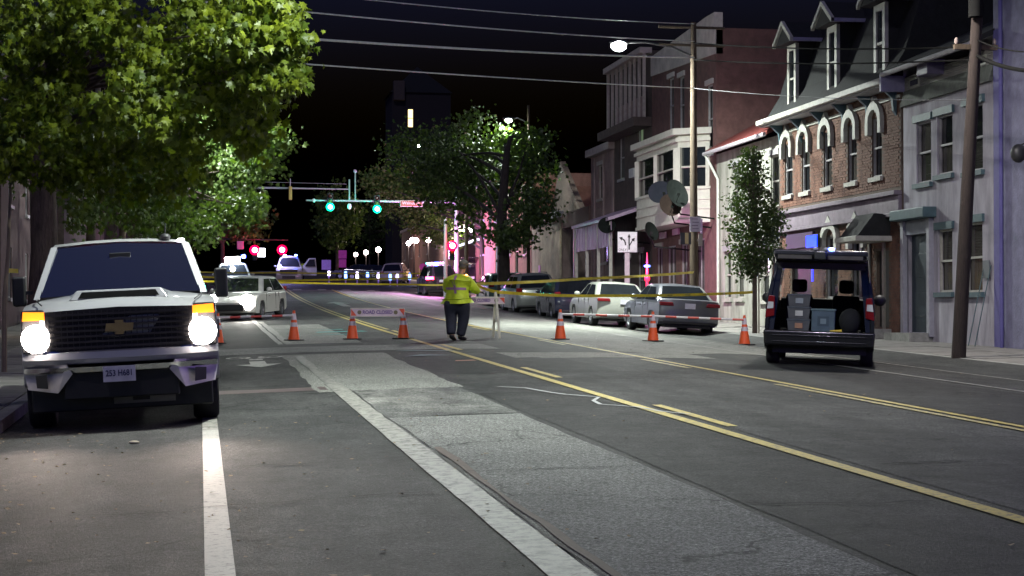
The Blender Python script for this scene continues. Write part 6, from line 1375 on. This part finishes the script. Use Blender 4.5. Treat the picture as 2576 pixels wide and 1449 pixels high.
# sapling at the very left edge
X, Y = XY(12, 158); t = tree('sapling', 'thin leaning sapling at the left edge beside the pickup', X, Y)
MB().tube([(0, 0, -.1), (.0, 0, 1.2), (.05, 0, 1.9), (.1, 0, 3.4)], [.045, .04, .03, .015], 8).build('trunk', mat('bark_pale', (.22, .17, .12), .8), t, True)
cl = crown(t, [((.1, 0, 3.6), (.3, .3, .5), 1)], 160, .11, mapleA, OVAL, 44, .6, 0, .15)
# slim pear tree on the right pavement
X, Y = XY(1899, 89.5); t = tree('street_tree', 'slim upright street tree with dense dark leaves between the silver sedan and the black van', X, Y)
B = [(LP(1888, 395, 89.5), (.28, .28, .45), .5), (LP(1885, 450, 89.5), (.50, .5, .55), 1.1), (LP(1888, 530, 89.5), (.78, .7, .75), 2), (LP(1898, 610, 89.5), (.82, .75, .65), 2), (LP(1893, 665, 89.5), (.5, .5, .4), .9), (LP(1940, 560, 89.5), (.42, .4, .5), .7)]
cl = crown(t, B, 7000, .095, ovalm, OVAL, 25, .3, 0, .11); limbs(t, [(0, 0, -.1), (0, 0, 1.7), (.02, 0, 3), (-.05, 0, 5.2)], [.075, .065, .05, .02], cl, 40, 9, .018)
MB().tube([(.12, .0, 0), (.12, 0, 1.7)], .025, 6).build('stake', mat('stake_wood', (.4, .36, .28), .8), t)
# thick tree and slim tree near the crossroads, right side
X, Y = XY(1268, 53); t = tree('shade_tree', 'thick trunked shade tree with a broad dark crown right of the officer', X, Y, 'shade trees on the right pavement')
B = [(LP(1260, 470, 50), (2.6, 3, 2.6), 3), (LP(1120, 440, 50), (2.2, 2.6, 1.9), 2), (LP(1330, 400, 52), (1.3, 2, 1.8), 1.2), (LP(1180, 360, 50), (2.2, 3, 1.6), 1.6), (LP(1350, 520, 54), (1.0, 1.5, .8), .8), (LP(1290, 590, 54), (1.2, 1.2, .5), .5), (LP(1040, 380, 48), (1.8, 2, 1.2), .9)]
cl = crown(t, B, 11000, .21, leafmat('oak_leaf', (.022, .042, .012), (.07, .11, .026), .25), MAPLE, 26, .5, 0, .36); limbs(t, [(0, 0, -.2), (0, 0, 2.5), (-.1, 0, 4.4), (.1, 0, 7), (.3, 0, 8.2)], [.36, .27, .24, .17, .08], cl, 14, 10, .06, mat('bark_dark', (.035, .028, .024), .95, 0, .4, 3, .8, stretch=(5, 5, 1), bscale=9))
X, Y = XY(1222, 40); t = tree('shade_tree', 'slimmer dark trunk tree with bright green leaves around the street name sign', X, Y, 'shade trees on the right pavement')
B = [(LP(1000, 480, 37.5), (2.0, 1.4, 1.5), 2.2), (LP(1080, 545, 37), (1.9, 1.5, 1.35), 2), (LP(950, 450, 37.5), (1.0, 1.1, .9), .8), (LP(1150, 500, 38), (2.1, 2, 1.8), 2), (LP(1120, 590, 37), (1.4, 1.5, .7), .9)]
cl = crown(t, B, 8500, .22, leafmat('leaf_bright', (.04, .085, .02), (.11, .17, .035), .3), MAPLE, 27, .5, 0, .3); limbs(t, [(0, 0, -.2), (-.15, 0, 2), (-.3, 0, 4), (-.2, 0, 6)], [.17, .14, .11, .06], cl, 18, 11, .05, MATS['bark_dark'])
# trees of the far blocks
for k, (px, s_, z, r, n, lab) in enumerate(((848, 26, 6.2, (2.1, 3, 3.2), 2600, 'green tree beyond the crossroads below the right green signal'), (930, 13, 9.5, (8, 5, 5.5), 3000, 'wide dark tree behind the globe lamps'), (1060, 15, 9.5, (8, 4, 5.2), 3000, 'dark tree right of the globe lamps'), (560, 30, 6.5, (4.2, 4, 3.5), 2600, 'dark tree left of the red signals beyond the crossroads'), (470, 26, 7, (4.5, 4, 4), 2000, 'farthest dark tree on the left beyond the crossroads'))):
    X, Y = XY(px, s_); t = tree('far_tree', lab, X, Y, 'trees of the far blocks')
    cl = crown(t, [((0, 0, z), r, 2), ((r[0]*.4, 0, z-r[2]*.4), (r[0]*.6, r[1]*.6, r[2]*.5), 1)], n, .36, mapleB if k else MATS['leaf_bright'], MAPLE, 50+k, .5, 0, .45); limbs(t, [(0, 0, -.2), (0, 0, z*.5), (.1, 0, z)], [.2, .16, .1], cl, 10, 60+k, .06)
